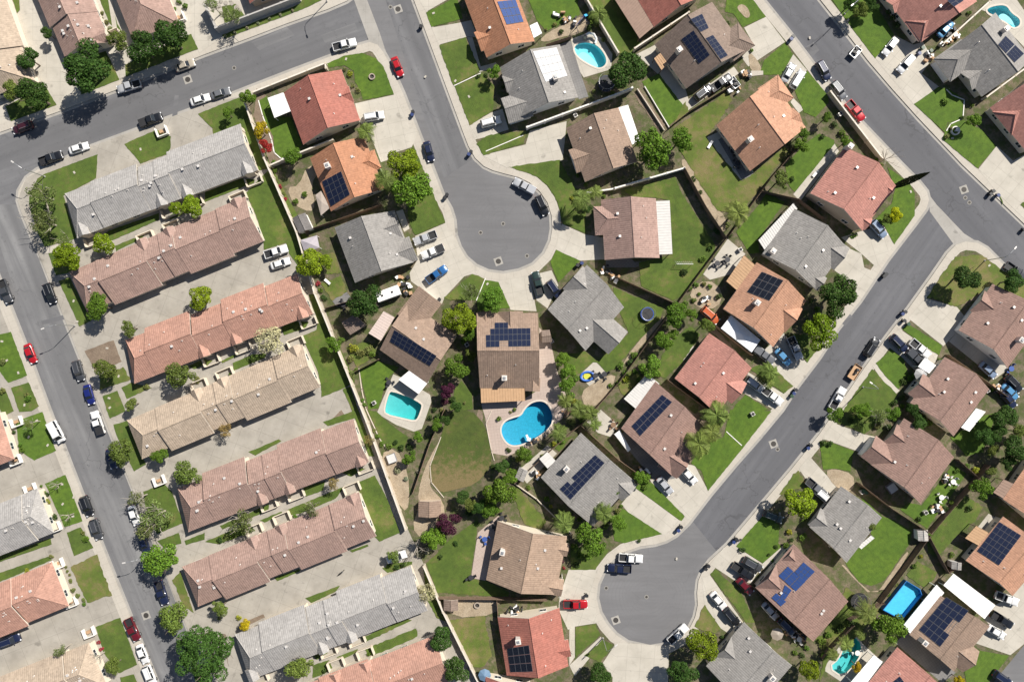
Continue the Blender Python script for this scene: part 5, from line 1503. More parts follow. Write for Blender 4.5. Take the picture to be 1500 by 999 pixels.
def make_vehicle(key, name, st, cab, wx, wr, W_, extra=None, mid=None):
    root = empty(name, (0, 0, 0), link=False)
    root.name = name + '_source_' + key
    mb = MB(); hull(mb, st)
    part('body', mb, [M['paint']], root, True, weld=True, smooth=True)
    fb, rb, ft, rt, wb, wt, z0, z1 = cab; B, T = cabin(*cab)
    mb = MB()
    for i in range(4):
        j = (i + 1) % 4; mb.face([B[i], B[j], T[j], T[i]][::-1])
    mb.face(T[::-1]); mb.face(B)
    mb.v = [tuple(v) for v in mb.v]
    part('cab', mb, [M['paint']], root, True, bevel=.07)
    # glass
    def glass(nm, q):
        m2 = MB(); c = sum(q, Vector()) / 4; m2.face(q)
        part(nm, m2, [M['carglass']], root)
    glass('windscreen', pane_of(B[1], B[0], T[0], T[1], .05, .05, .035)); glass('rear_window', pane_of(B[3], B[2], T[2], T[3], .06, .12, .035))
    for s, (i, j) in ((1, (0, 3)), (-1, (2, 1))):
        a, b, c, d = B[i], B[j], T[j], T[i]
        for u0, u1 in ((.0, .5), (.5, 1.0)):
            q = pane_of(a, b, c, d, 0.0, .12, .03)
            qa = q[0] * (1 - u0) + q[1] * u0; qb = q[0] * (1 - u1) + q[1] * u1; ta = q[3] * (1 - u0) + q[2] * u0; tb = q[3] * (1 - u1) + q[2] * u1
            m = (qa + qb + ta + tb) / 4; q2 = [m + (p - m) * .9 for p in (qa, qb, tb, ta)]; glass('side_window', q2)
    if z1 - z0 > 0 and key == 'suv':
        mb = MB()
        for s in (-1, 1): mb.box(((ft + rt) / 2, s * wt * .82, z1 + .05), (abs(ft - rt) * .8, .05, .05))
        part('roof_rack', mb, [M['steel']], root)
    for x in (wx[0], wx[1]):
        for s in (1, -1):
            mb = MB(); mb.tube([(0, -.13 * s, 0), (0, .13 * s, 0)], [wr, wr], 16); w = part('wheel', mb, [M['tyre']], root); w.location = (x, s * (W_ / 2 - .13), wr)
            m2 = MB(); m2.tube([(0, .12 * s, 0), (0, .145 * s, 0)], [wr * .62, wr * .55], 12); r = m2.build('rim', M['rim'], None, link=False); r.parent = w; reg(w, r)
    L0, L1 = st[0][0], st[-1][0]; zl = st[1][3] * .80
    for s in (1, -1):
        mb = MB(); mb.box((st[1][0] + .02, s * st[1][1] * .78, zl + .08), (.34, .34, .13)); part('headlight', mb, [M['lamp']], root)
        mb = MB(); mb.box((L1 + .04, s * st[-1][1] * .80, st[-1][3] * .82), (.14, .3, .18)); part('tail_light', mb, [M['tail']], root)
        mb = MB(); mb.box((fb - .25, s * (wb + .18), z0 + .08), (.16, .24, .14)); part('wing_mirror', mb, [M['paint']], root, True)
    mb = MB(); mb.box((L0 - .02, 0, st[0][2] + .18), (.12, st[0][1] * 1.5, .22)); part('grille', mb, [M['black']], root)
    if extra: extra(root)
    VEH[key] = root; return root
make_vehicle('sedan', 'car', [(2.36, .66, .32, .58), (2.2, .84, .22, .68), (1.6, .91, .2, .80), (.9, .92, .2, .90), (-1.6, .92, .2, .94), (-2.1, .88, .24, .90), (-2.36, .76, .34, .82)],
             (1.05, -1.78, .35, -1.15, .80, .60, .86, 1.43), (1.42, -1.42), .33, 1.84)
make_vehicle('suv', 'car', [(2.4, .70, .36, .72), (2.25, .88, .28, .86), (1.65, .95, .26, .98), (.95, .96, .26, 1.05), (-1.8, .96, .26, 1.08), (-2.3, .92, .3, 1.05), (-2.42, .84, .38, .98)],
             (1.15, -2.34, .55, -2.08, .86, .70, 1.0, 1.72), (1.45, -1.45), .38, 1.92)
make_vehicle('van', 'van', [(2.62, .78, .34, .85), (2.5, .92, .28, 1.02), (1.9, .98, .26, 1.12), (1.4, 1.0, .26, 1.15), (-2.3, 1.0, .26, 1.15), (-2.6, .96, .3, 1.12)],
             (2.0, -2.56, 1.25, -2.45, .93, .82, 1.08, 2.05), (1.75, -1.6), .36, 2.0)
def bed(root):
    mb = MB()
    for s in (-1, 1): mb.box((-1.85, s * .90, .92), (1.86, .12, .44))
    mb.box((-2.78, 0, .90), (.10, 1.84, .42)); mb.box((-.90, 0, .95), (.1, 1.8, .44)); part('bed_side', mb, [M['paint']], root, True, bevel=.03)
    mb = MB(); mb.box((-1.85, 0, .735), (1.78, 1.68, .06))
    for k in range(5): mb.box((-1.85, -.6 + k * .3, .775), (1.76, .08, .03))
    part('bed_liner', mb, [M['black']], root)
PST = [(2.78, .74, .42, .88), (2.6, .92, .34, 1.02), (1.9, .97, .32, 1.12), (1.0, .98, .32, 1.14), (-.75, .98, .32, 1.14), (-.86, .97, .32, .74), (-2.6, .97, .32, .73), (-2.82, .92, .40, .72)]
make_vehicle('pickup', 'pickup_truck', PST, (1.15, -.82, .55, -.66, .86, .72, 1.08, 1.80), (1.75, -1.75), .40, 1.98, bed)
def covered(root):
    bed(root)
    mb = MB(); mb.box((-1.85, 0, 1.15), (1.9, 1.84, .06)); part('bed_cover', mb, [M['black']], root)
make_vehicle('covered', 'pickup_truck', PST, (1.15, -.82, .55, -.66, .86, .72, 1.08, 1.80), (1.75, -1.75), .40, 1.98, covered)
def shell(root):
    bed(root)
    mb = MB(); mb.box((-1.85, 0, 1.45), (1.9, 1.78, .66)); part('bed_canopy', mb, [M['paint']], root, True, bevel=.08)
make_vehicle('shell', 'pickup_truck', PST, (1.15, -.82, .55, -.66, .86, .72, 1.08, 1.80), (1.75, -1.75), .40, 1.98, shell)
CC = dict(white=(.74, .74, .73), silver=(.42, .43, .45), grey=(.14, .145, .155), darkgrey=(.055, .058, .065), black=(.012, .013, .016), navy=(.012, .018, .05), blue=(.02, .11, .30), paleblue=(.09, .26, .46),
          red=(.40, .010, .016), darkred=(.12, .008, .014), maroon=(.045, .010, .016), beige=(.38, .34, .28), green=(.02, .04, .035), orange=(.50, .11, .035), royal=(.012, .02, .14), steelblue=(.20, .26, .36))
CN = dict(navy='dark navy', darkgrey='dark grey', paleblue='pale blue', darkred='dark red', royal='royal blue', steelblue='steel blue')
TN = dict(sedan='sedan', suv='SUV', van='van', pickup='pickup truck', covered='covered pickup truck', shell='canopied pickup truck')
def cars(s):
    for ln in s.strip().splitlines():
        f = ln.split(); px, py, ang, ty, c = float(f[0]), float(f[1]), float(f[2]), f[3], f[4]
        z = gz(px, py); p = W(px, py, .8); o = copy_tree(VEH[ty], None, CC[c]); o.name = {'sedan': 'car', 'suv': 'car', 'van': 'van'}.get(ty, 'pickup_truck')
        o.location = (p.x, p.y, z + .08 if z > .1 else z); o.rotation_euler = (0, 0, R(-ang))
        tag(o, {'sedan': 'car', 'suv': 'car', 'van': 'van'}.get(ty, 'pickup truck'), look=CN.get(c, c) + ' ' + TN[ty], group='vehicles parked in the streets and driveways', px=(px, py))
cars("""33 187 160 suv maroon
189 127 163 pickup silver
271 96 -20 sedan beige
221 176 -20 covered black
293 146 -18 sedan white
323 137 -18 sedan grey
505 66 -15 pickup white
582 98 69 sedan red
548 171 -10 suv white
75 232 -20 pickup black
115 217 -18 sedan white
8 427 68 pickup darkgrey
73 430 70 suv black
44 518 68 sedan red
115 543 74 suv darkgrey
130 578 75 sedan royal
143 619 -108 covered white
84 632 62 van white
163 672 75 sedan navy
196 755 72 sedan white
127 741 70 suv black
141 775 72 suv darkgrey
211 797 72 sedan navy
237 868 72 pickup navy
195 921 65 pickup darkred
209 957 68 sedan white
220 988 68 suv white
405 369 -18 pickup white
411 386 -18 sedan white
581 815 -18 suv white
16 937 -20 suv navy
628 222 75 sedan navy
719 179 -15 suv white
768 273 208 shell silver
794 301 66 suv black
623 349 160 pickup silver
634 369 158 covered white
640 402 -35 pickup blue
788 415 -105 pickup green
812 424 55 suv navy
1030 136 -38 suv darkgrey
1056 122 -35 pickup darkgrey
1155 107 -60 sedan silver
1168 117 -58 suv silver
1206 104 60 suv navy
1228 133 52 suv grey
1253 163 50 pickup red
1304 69 128 sedan white
1326 95 132 suv white
1286 336 48 suv steelblue
1488 398 35 pickup darkgrey
1164 510 66 pickup silver
1147 523 48 sedan paleblue
1119 520 35 shell grey
1105 563 37 suv silver
1131 580 37 pickup white
1009 696 48 sedan white
974 711 50 sedan silver
1277 509 -57 suv black
1227 583 -60 pickup white
1316 503 45 suv navy
1347 511 40 pickup white
1341 526 45 shell darkgrey
1447 542 42 sedan steelblue
1484 562 45 suv black
1479 574 45 sedan paleblue
1477 585 50 sedan navy
1195 714 40 pickup grey
1207 727 40 suv white
924 817 4 pickup white
907 832 184 pickup navy
843 884 0 pickup red
993 928 -42 pickup white
1052 879 50 sedan white
1071 902 50 suv black
1088 836 33 pickup black
1102 826 30 suv darkgrey
1091 858 45 sedan darkred
1128 894 48 sedan silver
1152 917 45 suv navy
1467 907 32 pickup black
1459 925 30 sedan white
1474 876 20 pickup white
1468 993 35 suv navy
1385 43 -48 sedan paleblue
1132 756 22 suv green
1040 462 40 suv orange
""")
# ------------------------------------------------------------------ trailers
def trailer(px, py, ang, L, Wd, kind, label):
    p = W(px, py, .8); z = gz(px, py) + (.08 if gz(px, py) > .1 else 0); o = empty('trailer', (p.x, p.y, z), R(-ang)); tag(o, 'trailer', label)
    if kind == 'box':
        mb = MB(); mb.box((0, 0, 1.45), (L, Wd, 2.0)); mb.build('cargo_box', M['white'], o, bevel=.06)
        mb = MB()
        for k in (-.25, .2): mb.box((L * k, 0, 2.5), (.45, .45, .1))
        mb.build('roof_vent', M['black'], o)
    else:
        mb = MB(); mb.box((0, 0, .62), (L, Wd, .1))
        for s in (-1, 1): mb.box((0, s * Wd / 2, .82), (L, .06, .35))
        mb.box((-L / 2, 0, .82), (.06, Wd, .35)); mb.box((L / 2, 0, .82), (.06, Wd, .35)); mb.build('bed', M['tanwood'] if kind == 'flat' else M['steel'], o)
        mb = MB()
        rnd = random.Random(int(px))
        for k in range(5 if kind == 'junk' else 2): mb.box((rnd.uniform(-L * .35, L * .35), rnd.uniform(-Wd * .3, Wd * .3), .95), (rnd.uniform(.4, .8), rnd.uniform(.3, .7), rnd.uniform(.3, .7)), rnd.random() * 3)
        mb.build('load', M['black'], o)
    mb = MB(); mb.tube([(L / 2, .4, .5), (L / 2 + 1.1, 0, .5)], [.05, .05], 5); mb.tube([(L / 2, -.4, .5), (L / 2 + 1.1, 0, .5)], [.05, .05], 5); mb.build('drawbar', M['iron'], o)
    for s in (-1, 1):
        mb = MB(); mb.tube([(0, s * (Wd / 2 + .02), .35), (0, s * (Wd / 2 + .22), .35)], [.35, .35], 14); mb.build('wheel', M['tyre'], o)
trailer(570, 431, -20, 5.4, 2.3, 'box', 'white enclosed cargo trailer beside the dark round tree left of the circle')
trailer(1252, 545, -57, 3.6, 1.9, 'flat', 'tan open flatbed trailer parked between the black SUV and white pickup')
trailer(1253, 77, -50, 2.6, 1.7, 'junk', 'small open trailer heaped with dark junk at the upper right kerb')
trailer(1075, 122, 52, 2.6, 1.6, 'junk', 'small open trailer among the clutter beside the three array house')

# ------------------------------------------------------------------ street furniture
def bins(s):
    for ln in s.split():
        q = ln.split(','); px, py, ang = float(q[0]), float(q[1]), float(q[2]); c = dict(k=(.02, .021, .024), b=(.02, .04, .14), g=(.02, .06, .03))[q[3]]
        p = W(px, py, .5); o = empty('wheelie_bin', (p.x, p.y, gz(px, py) + .02), R(-ang))
        tag(o, 'bin', look={'k': 'black', 'b': 'blue', 'g': 'dark green'}[q[3]] + ' wheelie bin', group='wheelie bins put out along the kerbs', px=(px, py))
        for nm, me in (('bin_body', ME_BIN), ('lid', ME_LID), ('wheel', ME_BW), ('wheel', ME_BW2)): child(nm, me, o, color=c)
ME_BIN = shared('bin_body', lambda mb: mb.tube([(0, 0, .06), (0, 0, 1.0)], [.36, .46], 4), [M['bin']])
ME_LID = shared('lid', lambda mb: (mb.box((0, 0, 1.03), (.72, .68, .07)), mb.box((-.34, 0, 1.02), (.1, .5, .1))), [M['bin']])
ME_BW = shared('wheel', lambda mb: mb.tube([(-.34, .28, .13), (-.34, .36, .13)], [.13, .13], 10), [M['tyre']])
ME_BW2 = shared('wheel', lambda mb: mb.tube([(-.34, -.28, .13), (-.34, -.36, .13)], [.13, .13], 10), [M['tyre']])
bins("""690,223,20,k 687,227,20,b 655,286,60,k 652,290,60,k 617,40,60,k 605,165,70,k 604,169,70,b 1161,55,40,k 1158,59,40,b 1453,281,50,k 1450,285,50,k 1460,287,50,b 1297,402,40,k 1294,405,40,k
1325,457,40,k 1321,460,40,b 1323,470,40,k 1329,475,40,g 1165,571,40,k 1162,576,40,b 1159,580,40,g 997,771,40,k 993,776,40,b 1187,652,50,k 1183,656,50,b 1078,789,40,k 1074,793,40,b 1037,828,40,k 1033,832,40,k 859,871,0,k 846,389,30,k 852,386,30,b
1263,718,30,g 1267,721,30,g 617,438,40,k 644,439,40,k 1499,337,40,k 1344,60,50,k 1350,72,50,g 1362,76,50,g 1345,80,50,b""")
def lamp(px, py, ang, label, h=7.6):
    p = W(px, py, .14); o = empty('street_lamp', (p.x, p.y, .14), R(-ang)); tag(o, 'street lamp', label, group='street lamps along the kerbs')
    mb = MB(); mb.tube([(0, 0, 0), (0, 0, 3), (0, 0, h - .9), (.35, 0, h - .35), (1.0, 0, h - .08), (2.3, 0, h)], [.11, .09, .075, .065, .055, .05], 8); mb.build('pole', M['steel'], o)
    mb = MB(); mb.cyl((0, 0, 0), .2, .25, 10); mb.build('base', M['greyblock'], o)
    mb = MB(); mb.box((2.55, 0, h + .01), (.75, .3, .14)); hd = mb.build('lamp_head', M['metal'], o, bevel=.04)
    mb = MB(); mb.box((2.58, 0, h - .08), (.5, .22, .05)); mb.build('lens', M['lamp'], hd)
lamp(1237, 21, 140, 'street lamp at the upper right street across from the three array house')
lamp(66, 259, 215, 'street lamp on the corner of the left street above the grey row')
lamp(1264, 567, 215, 'street lamp on the lawn left of the mauve house with side awning')
lamp(883, 934, -40, 'street lamp at the lower turning circle beside the black solar house')
lamp(1442, 382, -50, 'street lamp on the dry corner lawn at the branch street mouth')
lamp(110, 477, 160, 'street lamp at the left street beside the second terrace driveway')
lamp(479, 3, 70, 'street lamp at the top edge beside the tall grey wall')
lamp(224, 806, 170, 'street lamp at the left street beside the sixth terrace')
def manhole(s):
    for ln in s.split():
        px, py, big = (float(v) for v in ln.split(',')); p = W(px, py, 0); o = empty('manhole', (p.x, p.y, .012), R(20))
        r = .62 if big else .3
        tag(o, 'manhole', look='manhole cover in a pale square' if big else 'small round manhole cover', group='manhole covers in the roads', px=(px, py))
        mb = MB(); mb.box((0, 0, .001), (r * 3.0, r * 3.0, .012)) if big else mb.cyl((0, 0, -.004), r * 1.7, .01, 16); mb.build('collar', M['gutter'], o)
        mb = MB(); mb.cyl((0, 0, .0), r, .016, 20); mb.build('cover', M['iron'], o)
manhole("275,117,1 583,14,1 572,11,0 343,100,0 730,383,1 704,341,0 737,328,0 772,375,0 1412,278,1 1414,290,0 1420,297,0 1133,650,1 1139,658,0 902,908,1 947,874,0 888,861,0 214,901,1 1220,715,0 420,850,0")

# ------------------------------------------------------------------ garden things
def trampoline(px, py, rp, c, label):
    r = rp * S; p = W(px, py, .8); o = empty('trampoline', (p.x, p.y, .2)); tag(o, 'trampoline', label, group='round garden trampolines')
    mb = MB(); mb.cyl((0, 0, .78), r * .84, .03, 28); mb.build('mat', M['black'], o)
    mb = MB(); ring_strip(mb, [(r * .84 * math.cos(a * math.pi / 14), r * .84 * math.sin(a * math.pi / 14)) for a in range(28)], r * .16, .76, .84); q = mb.build('pad', M['obj'], o); q.color = (*c, 1)
    mb = MB()
    for k in range(6):
        a = k * math.pi / 3; x, y = r * math.cos(a), r * math.sin(a); mb.tube([(x, y, 0), (x, y, 2.5)], [.03, .03], 6)
    n = 24
    for k in range(n): mb.tube([(r * math.cos(k * 2 * math.pi / n), r * math.sin(k * 2 * math.pi / n), 2.5), (r * math.cos((k + 1) * 2 * math.pi / n), r * math.sin((k + 1) * 2 * math.pi / n), 2.5)], [.025, .025], 5)
    mb.build('frame', M['steel'], o)
trampoline(948, 460, 10, (.015, .05, .22), 'blue rimmed trampoline on the back lawn below the turning circle')
trampoline(888, 123, 12, (.015, .02, .04), 'dark trampoline below the turquoise kidney pool')
trampoline(1258, 880, 12.5, (.02, .02, .02), 'black trampoline between the bright blue solar house and rectangular pool')
# above ground rectangular pool
q = [W(x, y, 1.2) for x, y in P("1294,893 1328,851 1347,863 1350,871 1321,907")]; o_ = sum(q, Vector()) / 5; o_.z = .15
po = empty('above_ground_pool', o_); tag(po, 'pool', 'bright blue rectangular above ground pool beside the white patio cover')
q = q[::-1] if sum(a.x * b.y - b.x * a.y for a, b in zip(q, q[1:] + q[:1])) < 0 else q
mb = MB(); ring_strip(mb, [(p.x, p.y) for p in q], .16, .1, 1.3); fr = mb.build('frame', M['obj'], po, o_); fr.color = (.02, .16, .45, 1)
mb = MB(); mb.face([(p.x, p.y, .25) for p in q]); mb.build('liner', plain('pool_liner', (.30, .66, .84), .5), po, o_)
mb = MB(); mb.face([(p.x, p.y, 1.12) for p in q]); mb.build('water', M['water'], po, o_)
mb = MB(); mb.tube([(-.25, 0, 0), (-.25, 0, 1.7), (.25, 0, 1.7), (.25, 0, 0)], [.04] * 4, 6)
for k in range(4): mb.box((0, 0, .35 + k * .35), (.5, .08, .04))
ld = mb.build('ladder', M['steel'], po); ld.location = W(1346, 874, 0) - Vector((o_.x, o_.y, 0))
def _tbl(mb): mb.cyl((0, 0, .70), .62, .05, 20); mb.cyl((0, 0, 0), .06, .7, 8); mb.cyl((0, 0, 0), .3, .04, 14)
def _ch(mb):
    mb.box((0, 0, .45), (.5, .5, .06)); mb.box((-.24, 0, .75), (.06, .5, .6), 0)
def _leg(mb): mb.box((0, 0, .21), (.05, .05, .42))
ME_TT = shared('table_top', lambda mb: mb.cyl((0, 0, .70), .62, .05, 20), [M['obj']]); ME_TP = shared('pedestal', lambda mb: (mb.cyl((0, 0, 0), .06, .7, 8), mb.cyl((0, 0, 0), .3, .04, 14)), [M['iron']])
ME_CS = shared('seat', lambda mb: mb.box((0, 0, .45), (.5, .5, .06)), [M['obj']]); ME_CB = shared('backrest', lambda mb: mb.box((-.24, 0, .75), (.06, .5, .58)), [M['obj']]); ME_CL = shared('leg', _leg, [M['iron']])
def patio(s):
    for ln in s.strip().splitlines():
        f = ln.replace(',', ' ').split(); px, py, n = float(f[0]), float(f[1]), int(f[2]); c = dict(d=(.03, .03, .035), w=(.65, .64, .6), b=(.2, .12, .07), r=(.35, .05, .05), u=(.04, .09, .3))[f[3]]; cn = dict(d='black', w='white', b='brown', r='red', u='blue')[f[3]]
        p = W(px, py, .5); o = empty('patio_table', (p.x, p.y, .17)); tag(o, 'table', look='round ' + cn + ' patio table', group='round patio tables', px=(px, py)); child('table_top', ME_TT, o, color=c); child('pedestal', ME_TP, o)
        rnd = random.Random(int(px))
        for k in range(n):
            a = k * 2 * math.pi / n + rnd.random(); x, y = p.x + math.cos(a) * 1.05, p.y + math.sin(a) * 1.05
            ch = empty('patio_chair', (x, y, .17), a + math.pi); tag(ch, 'chair', 'one of the ' + cn + ' chairs round the patio table ' , group='%s chairs round a patio table %d' % (cn, int(px)), px=(px, py)); AUTO.append((ch, cn + ' chair round the patio table', (px, py)))
            child('seat', ME_CS, ch, color=c); child('backrest', ME_CB, ch, color=c)
            for sx in (-.21, .21):
                for sy in (-.21, .21): child('leg', ME_CL, ch, (sx, sy, 0))
patio("""1065,381 4 d
1050,386 4 d
1080,240 4 d
1073,222 3 d
735,758 4 d
710,789 3 u
872,550 4 d
722,770 4 d
885,548 3 d
1085,216 2 w
503,446 4 d
570,560 3 d
1255,955 2 w
898,622 4 b
454,358 4 d
1170,935 4 w
830,604 3 b
690,845 2 d
1395,705 4 w
1378,728 3 w
1480,540 2 u
""")
def _umb(o, c, r=1.5, z=2.3):
    mb = MB(); n = 8
    for k in range(n):
        a, b = 2 * math.pi * k / n, 2 * math.pi * (k + 1) / n; mb.face([(0, 0, z + .5), (r * math.cos(a), r * math.sin(a), z), (r * math.cos(b), r * math.sin(b), z)])
    q = mb.build('canopy', M['obj'], o); q.color = (*c, 1)
    mb = MB(); mb.cyl((0, 0, 0), .03, z + .5, 8); mb.cyl((0, 0, 0), .25, .08, 12); mb.build('pole', M['steel'], o)
for px, py, c, lab in ((710, 988, (.12, .2, .3), 'blue grey'), (1138, 928, (.28, .24, .2), 'taupe'), (1348, 548, (.3, .3, .3), 'grey')):
    p = W(px, py, 2.3); o = empty('parasol', (p.x, p.y, .17)); tag(o, 'parasol', look=lab + ' garden parasol', group='garden parasols', px=(px, py)); _umb(o, c)
# four-panel grey canopy behind the charcoal shed house
def gazebo(quad, mats, look, z=2.4, rise=.7):
    pts = [W(x, y, z) for x, y in P(quad)]; o = sum(pts, Vector()) / len(pts); o.z = .15; root = empty('gazebo', o); tag(root, 'gazebo', look); ap = Vector((0, 0, z + rise - .15)); mb = MB()
    loc = [p - o for p in pts]
    if (loc[1] - loc[0]).cross(loc[2] - loc[0]).z < 0: loc = loc[::-1]
    for a, b in zip(loc, loc[1:] + loc[:1]): mb.face([a, b, ap]); mb.face([a + Vector((0, 0, -.06)), ap + Vector((0, 0, -.06)), b + Vector((0, 0, -.06))]); mb.face([a + Vector((0, 0, -.2)), b + Vector((0, 0, -.2)), b, a])
    mb.build('canopy', mats, root)
    for p in loc: m2 = MB(); m2.box((p.x * .95, p.y * .95, (z - .35) / 2), (.1, .1, z - .35)); m2.build('post', M['white'], root)
gazebo("440,352 464,345 468,363 446,370", plain('mauve_canvas', (.36, .33, .36), .8), 'mauve grey square canopy behind the house left of the circle')
gazebo("1056,481 1071,462 1114,498 1101,516", plain('white_tarp', (.74, .76, .80), .6), 'large white tarp canopy between orange and red houses', 2.6, .5)
gazebo("900,636 908,630 924,658 920,662", M['white'], 'narrow white shade canopy beside the solar strip house', 2.2, .2)
gazebo("462,286 470,280 484,304 470,316", plain('taupe_sail', (.33, .28, .24), .8), 'taupe shade sail behind the bright orange house', 2.6, .3)
for px, py in P("843,170 548,590 1230,168 1262,720 1148,918 728,468 1026,520 1084,366 1200,332 808,500 1445,572 684,505 1102,606 934,695 1355,750"):
    p = W(px, py, .5); o = empty('air_conditioner', (p.x, p.y, .16), R(30)); tag(o, 'air conditioner', look='grey air conditioner box', group='air conditioner boxes beside the houses', px=(px, py)); child('casing', ME_AC, o)
# play things and odds and ends
def thing_simple(name, cat, label, px, py, fn, z=.17, rz=0):
    p = W(px, py, .3); o = empty(name, (p.x, p.y, z), rz); tag(o, cat, label); fn(o); return o
def kidpool(o):
    mb = MB(); mb.tube([(1.5 * math.cos(a * math.pi / 10), 1.0 * math.sin(a * math.pi / 10), .3) for a in range(21)], [.26] * 21, 8); q = mb.build('inflated_ring', M['obj'], o); q.color = (.03, .13, .5, 1)
    mb = MB(); mb.cyl((0, 0, .1), .85, .1, 18); q = mb.build('floor', M['obj'], o); q.color = (.5, .5, .05, 1)
thing_simple('paddling_pool', 'paddling pool', 'blue and yellow inflatable paddling pool on a concrete pad', 860, 551, kidpool, rz=R(10))
def swing(o):
    mb = MB()
    for x in (-1.6, 1.6):
        for y in (-.8, .8): mb.tube([(x, y, 0), (x * .9, 0, 2.1)], [.05, .05], 6)
    mb.tube([(-1.5, 0, 2.1), (1.5, 0, 2.1)], [.05, .05], 6); q = mb.build('frame', M['obj'], o); q.color = (.02, .05, .25, 1)
    for x in (-.7, .3):
        mb = MB(); mb.box((x, 0, .5), (.45, .2, .04)); mb.tube([(x - .2, 0, .5), (x - .2, 0, 2.1)], [.015, .015], 4); mb.tube([(x + .2, 0, .5), (x + .2, 0, 2.1)], [.015, .015], 4); mb.build('swing_seat', M['black'], o)
    mb = MB(); mb.face([(1.6, -.3, 1.7), (1.6, .3, 1.7), (3.2, .3, .1), (3.2, -.3, .1)]); q = mb.build('slide', M['obj'], o); q.color = (.05, .35, .6, 1)
thing_simple('swing_set', 'swing set', 'blue swing set with slide beside the turquoise kidney pool', 849, 36, swing, rz=R(50))
def slide(o):
    pts = [Vector((-1.4, 0, 1.4)), Vector((-.9, .7, 1.2)), Vector((.2, 1.0, .9)), Vector((1.1, .3, .6)), Vector((1.2, -.7, .4))]
    mb = MB(); mb.tube(pts, [.28] * 5, 8); mb.build('chute', M['white'], o); mb = MB(); mb.box((-1.5, -.3, .7), (.6, .6, 1.4)); mb.build('steps', M['rock'], o)
thing_simple('pool_slide', 'slide', 'white curved pool slide at the head of the turquoise kidney pool', 866, 58, slide, rz=R(-20))
def lounger(o):
    mb = MB(); mb.box((0, 0, .32), (1.3, .6, .08)); mb.build('seat', M['white'], o); mb = MB(); mb.box((.85, 0, .5), (.6, .6, .08), 0, 0, Matrix.Translation((.85, 0, .5)) @ Matrix.Rotation(R(-35), 4, 'Y') @ Matrix.Translation((-.85, 0, -.5))); mb.build('backrest', M['white'], o)
    for x in (-.5, .5):
        for y in (-.25, .25): mb = MB(); mb.box((x, y, .14), (.05, .05, .28)); mb.build('leg', M['steel'], o)
thing_simple('sun_lounger', 'lounger', 'white lounger on the dry lawn of the apricot house', 1039, 214, lounger, rz=R(60))
thing_simple('sun_lounger', 'lounger', 'white lounger on concrete left of the rose house', 1193, 256, lounger, rz=R(50))
thing_simple('sun_lounger', 'lounger', 'white lounger on the patchy lawn left of the circle', 479, 412, lounger, rz=R(-40))
def goal(o):
    mb = MB(); mb.tube([(-1.9, 0, 0), (-1.9, 0, 1.6), (1.9, 0, 1.6), (1.9, 0, 0)], [.05] * 4, 6); mb.build('frame', M['white'], o)
    mb = MB()
    for k in range(9): mb.tube([(-1.9 + k * .475, 0, 1.6), (-1.9 + k * .475, .9, 0)], [.012, .012], 3)
    for k in range(4): mb.tube([(-1.9, .22 * k, 1.6 - .4 * k), (1.9, .22 * k, 1.6 - .4 * k)], [.012, .012], 3)
    mb.build('net', M['white'], o)
thing_simple('football_goal', 'goal', 'white football goal frame on the lawn below the pale patio roof', 1001, 388, goal)
def firepit(o):
    mb = MB(); ring_strip(mb, [(.5 * math.cos(a * math.pi / 8), .5 * math.sin(a * math.pi / 8)) for a in range(16)], .25, 0, .35); mb.build('ring', M['rock'], o); mb = MB(); mb.cyl((0, 0, .02), .5, .05, 14); mb.build('ash', M['iron'], o)
thing_simple('fire_pit', 'fire pit', 'round stone ring in the middle of the corner lawn', 545, 113, firepit, .2)
thing_simple('fire_pit', 'fire pit', 'reddish pot ring on sand above the black solar house', 699, 886, firepit, .2)
def spa(c):
    def f(o):
        mb = MB(); mb.box((0, 0, .42), (2.1, 2.1, .84)); q = mb.build('shell', M['obj'], o, bevel=.12); q.color = (*c, 1)
        mb = MB(); mb.box((0, 0, .88), (1.9, 1.9, .08)); mb.build('lid', M['greycover'], o, bevel=.03)
    return f
thing_simple('hot_tub', 'hot tub', 'square hot tub with grey lid in dark side yard of striped patio house', 1305, 714, spa((.2, .2, .22)), rz=R(35))
thing_simple('hot_tub', 'hot tub', 'grey lidded hot tub by the lower left rim of the teal pool garden', 574, 671, spa((.2, .2, .22)), rz=R(20))
def boxpile(o):
    rnd = random.Random(int(o.location.x * 7)); mb = MB()
    for k in range(9): mb.box((rnd.uniform(-1.4, 1.4), rnd.uniform(-1.0, 1.0), rnd.uniform(.2, .5)), (rnd.uniform(.3, 1.1), rnd.uniform(.3, .9), rnd.uniform(.4, 1.0)), rnd.random() * 3, k % 3)
    mb.build('boxes', [M['black'], M['white'], M['tanwood']], o)
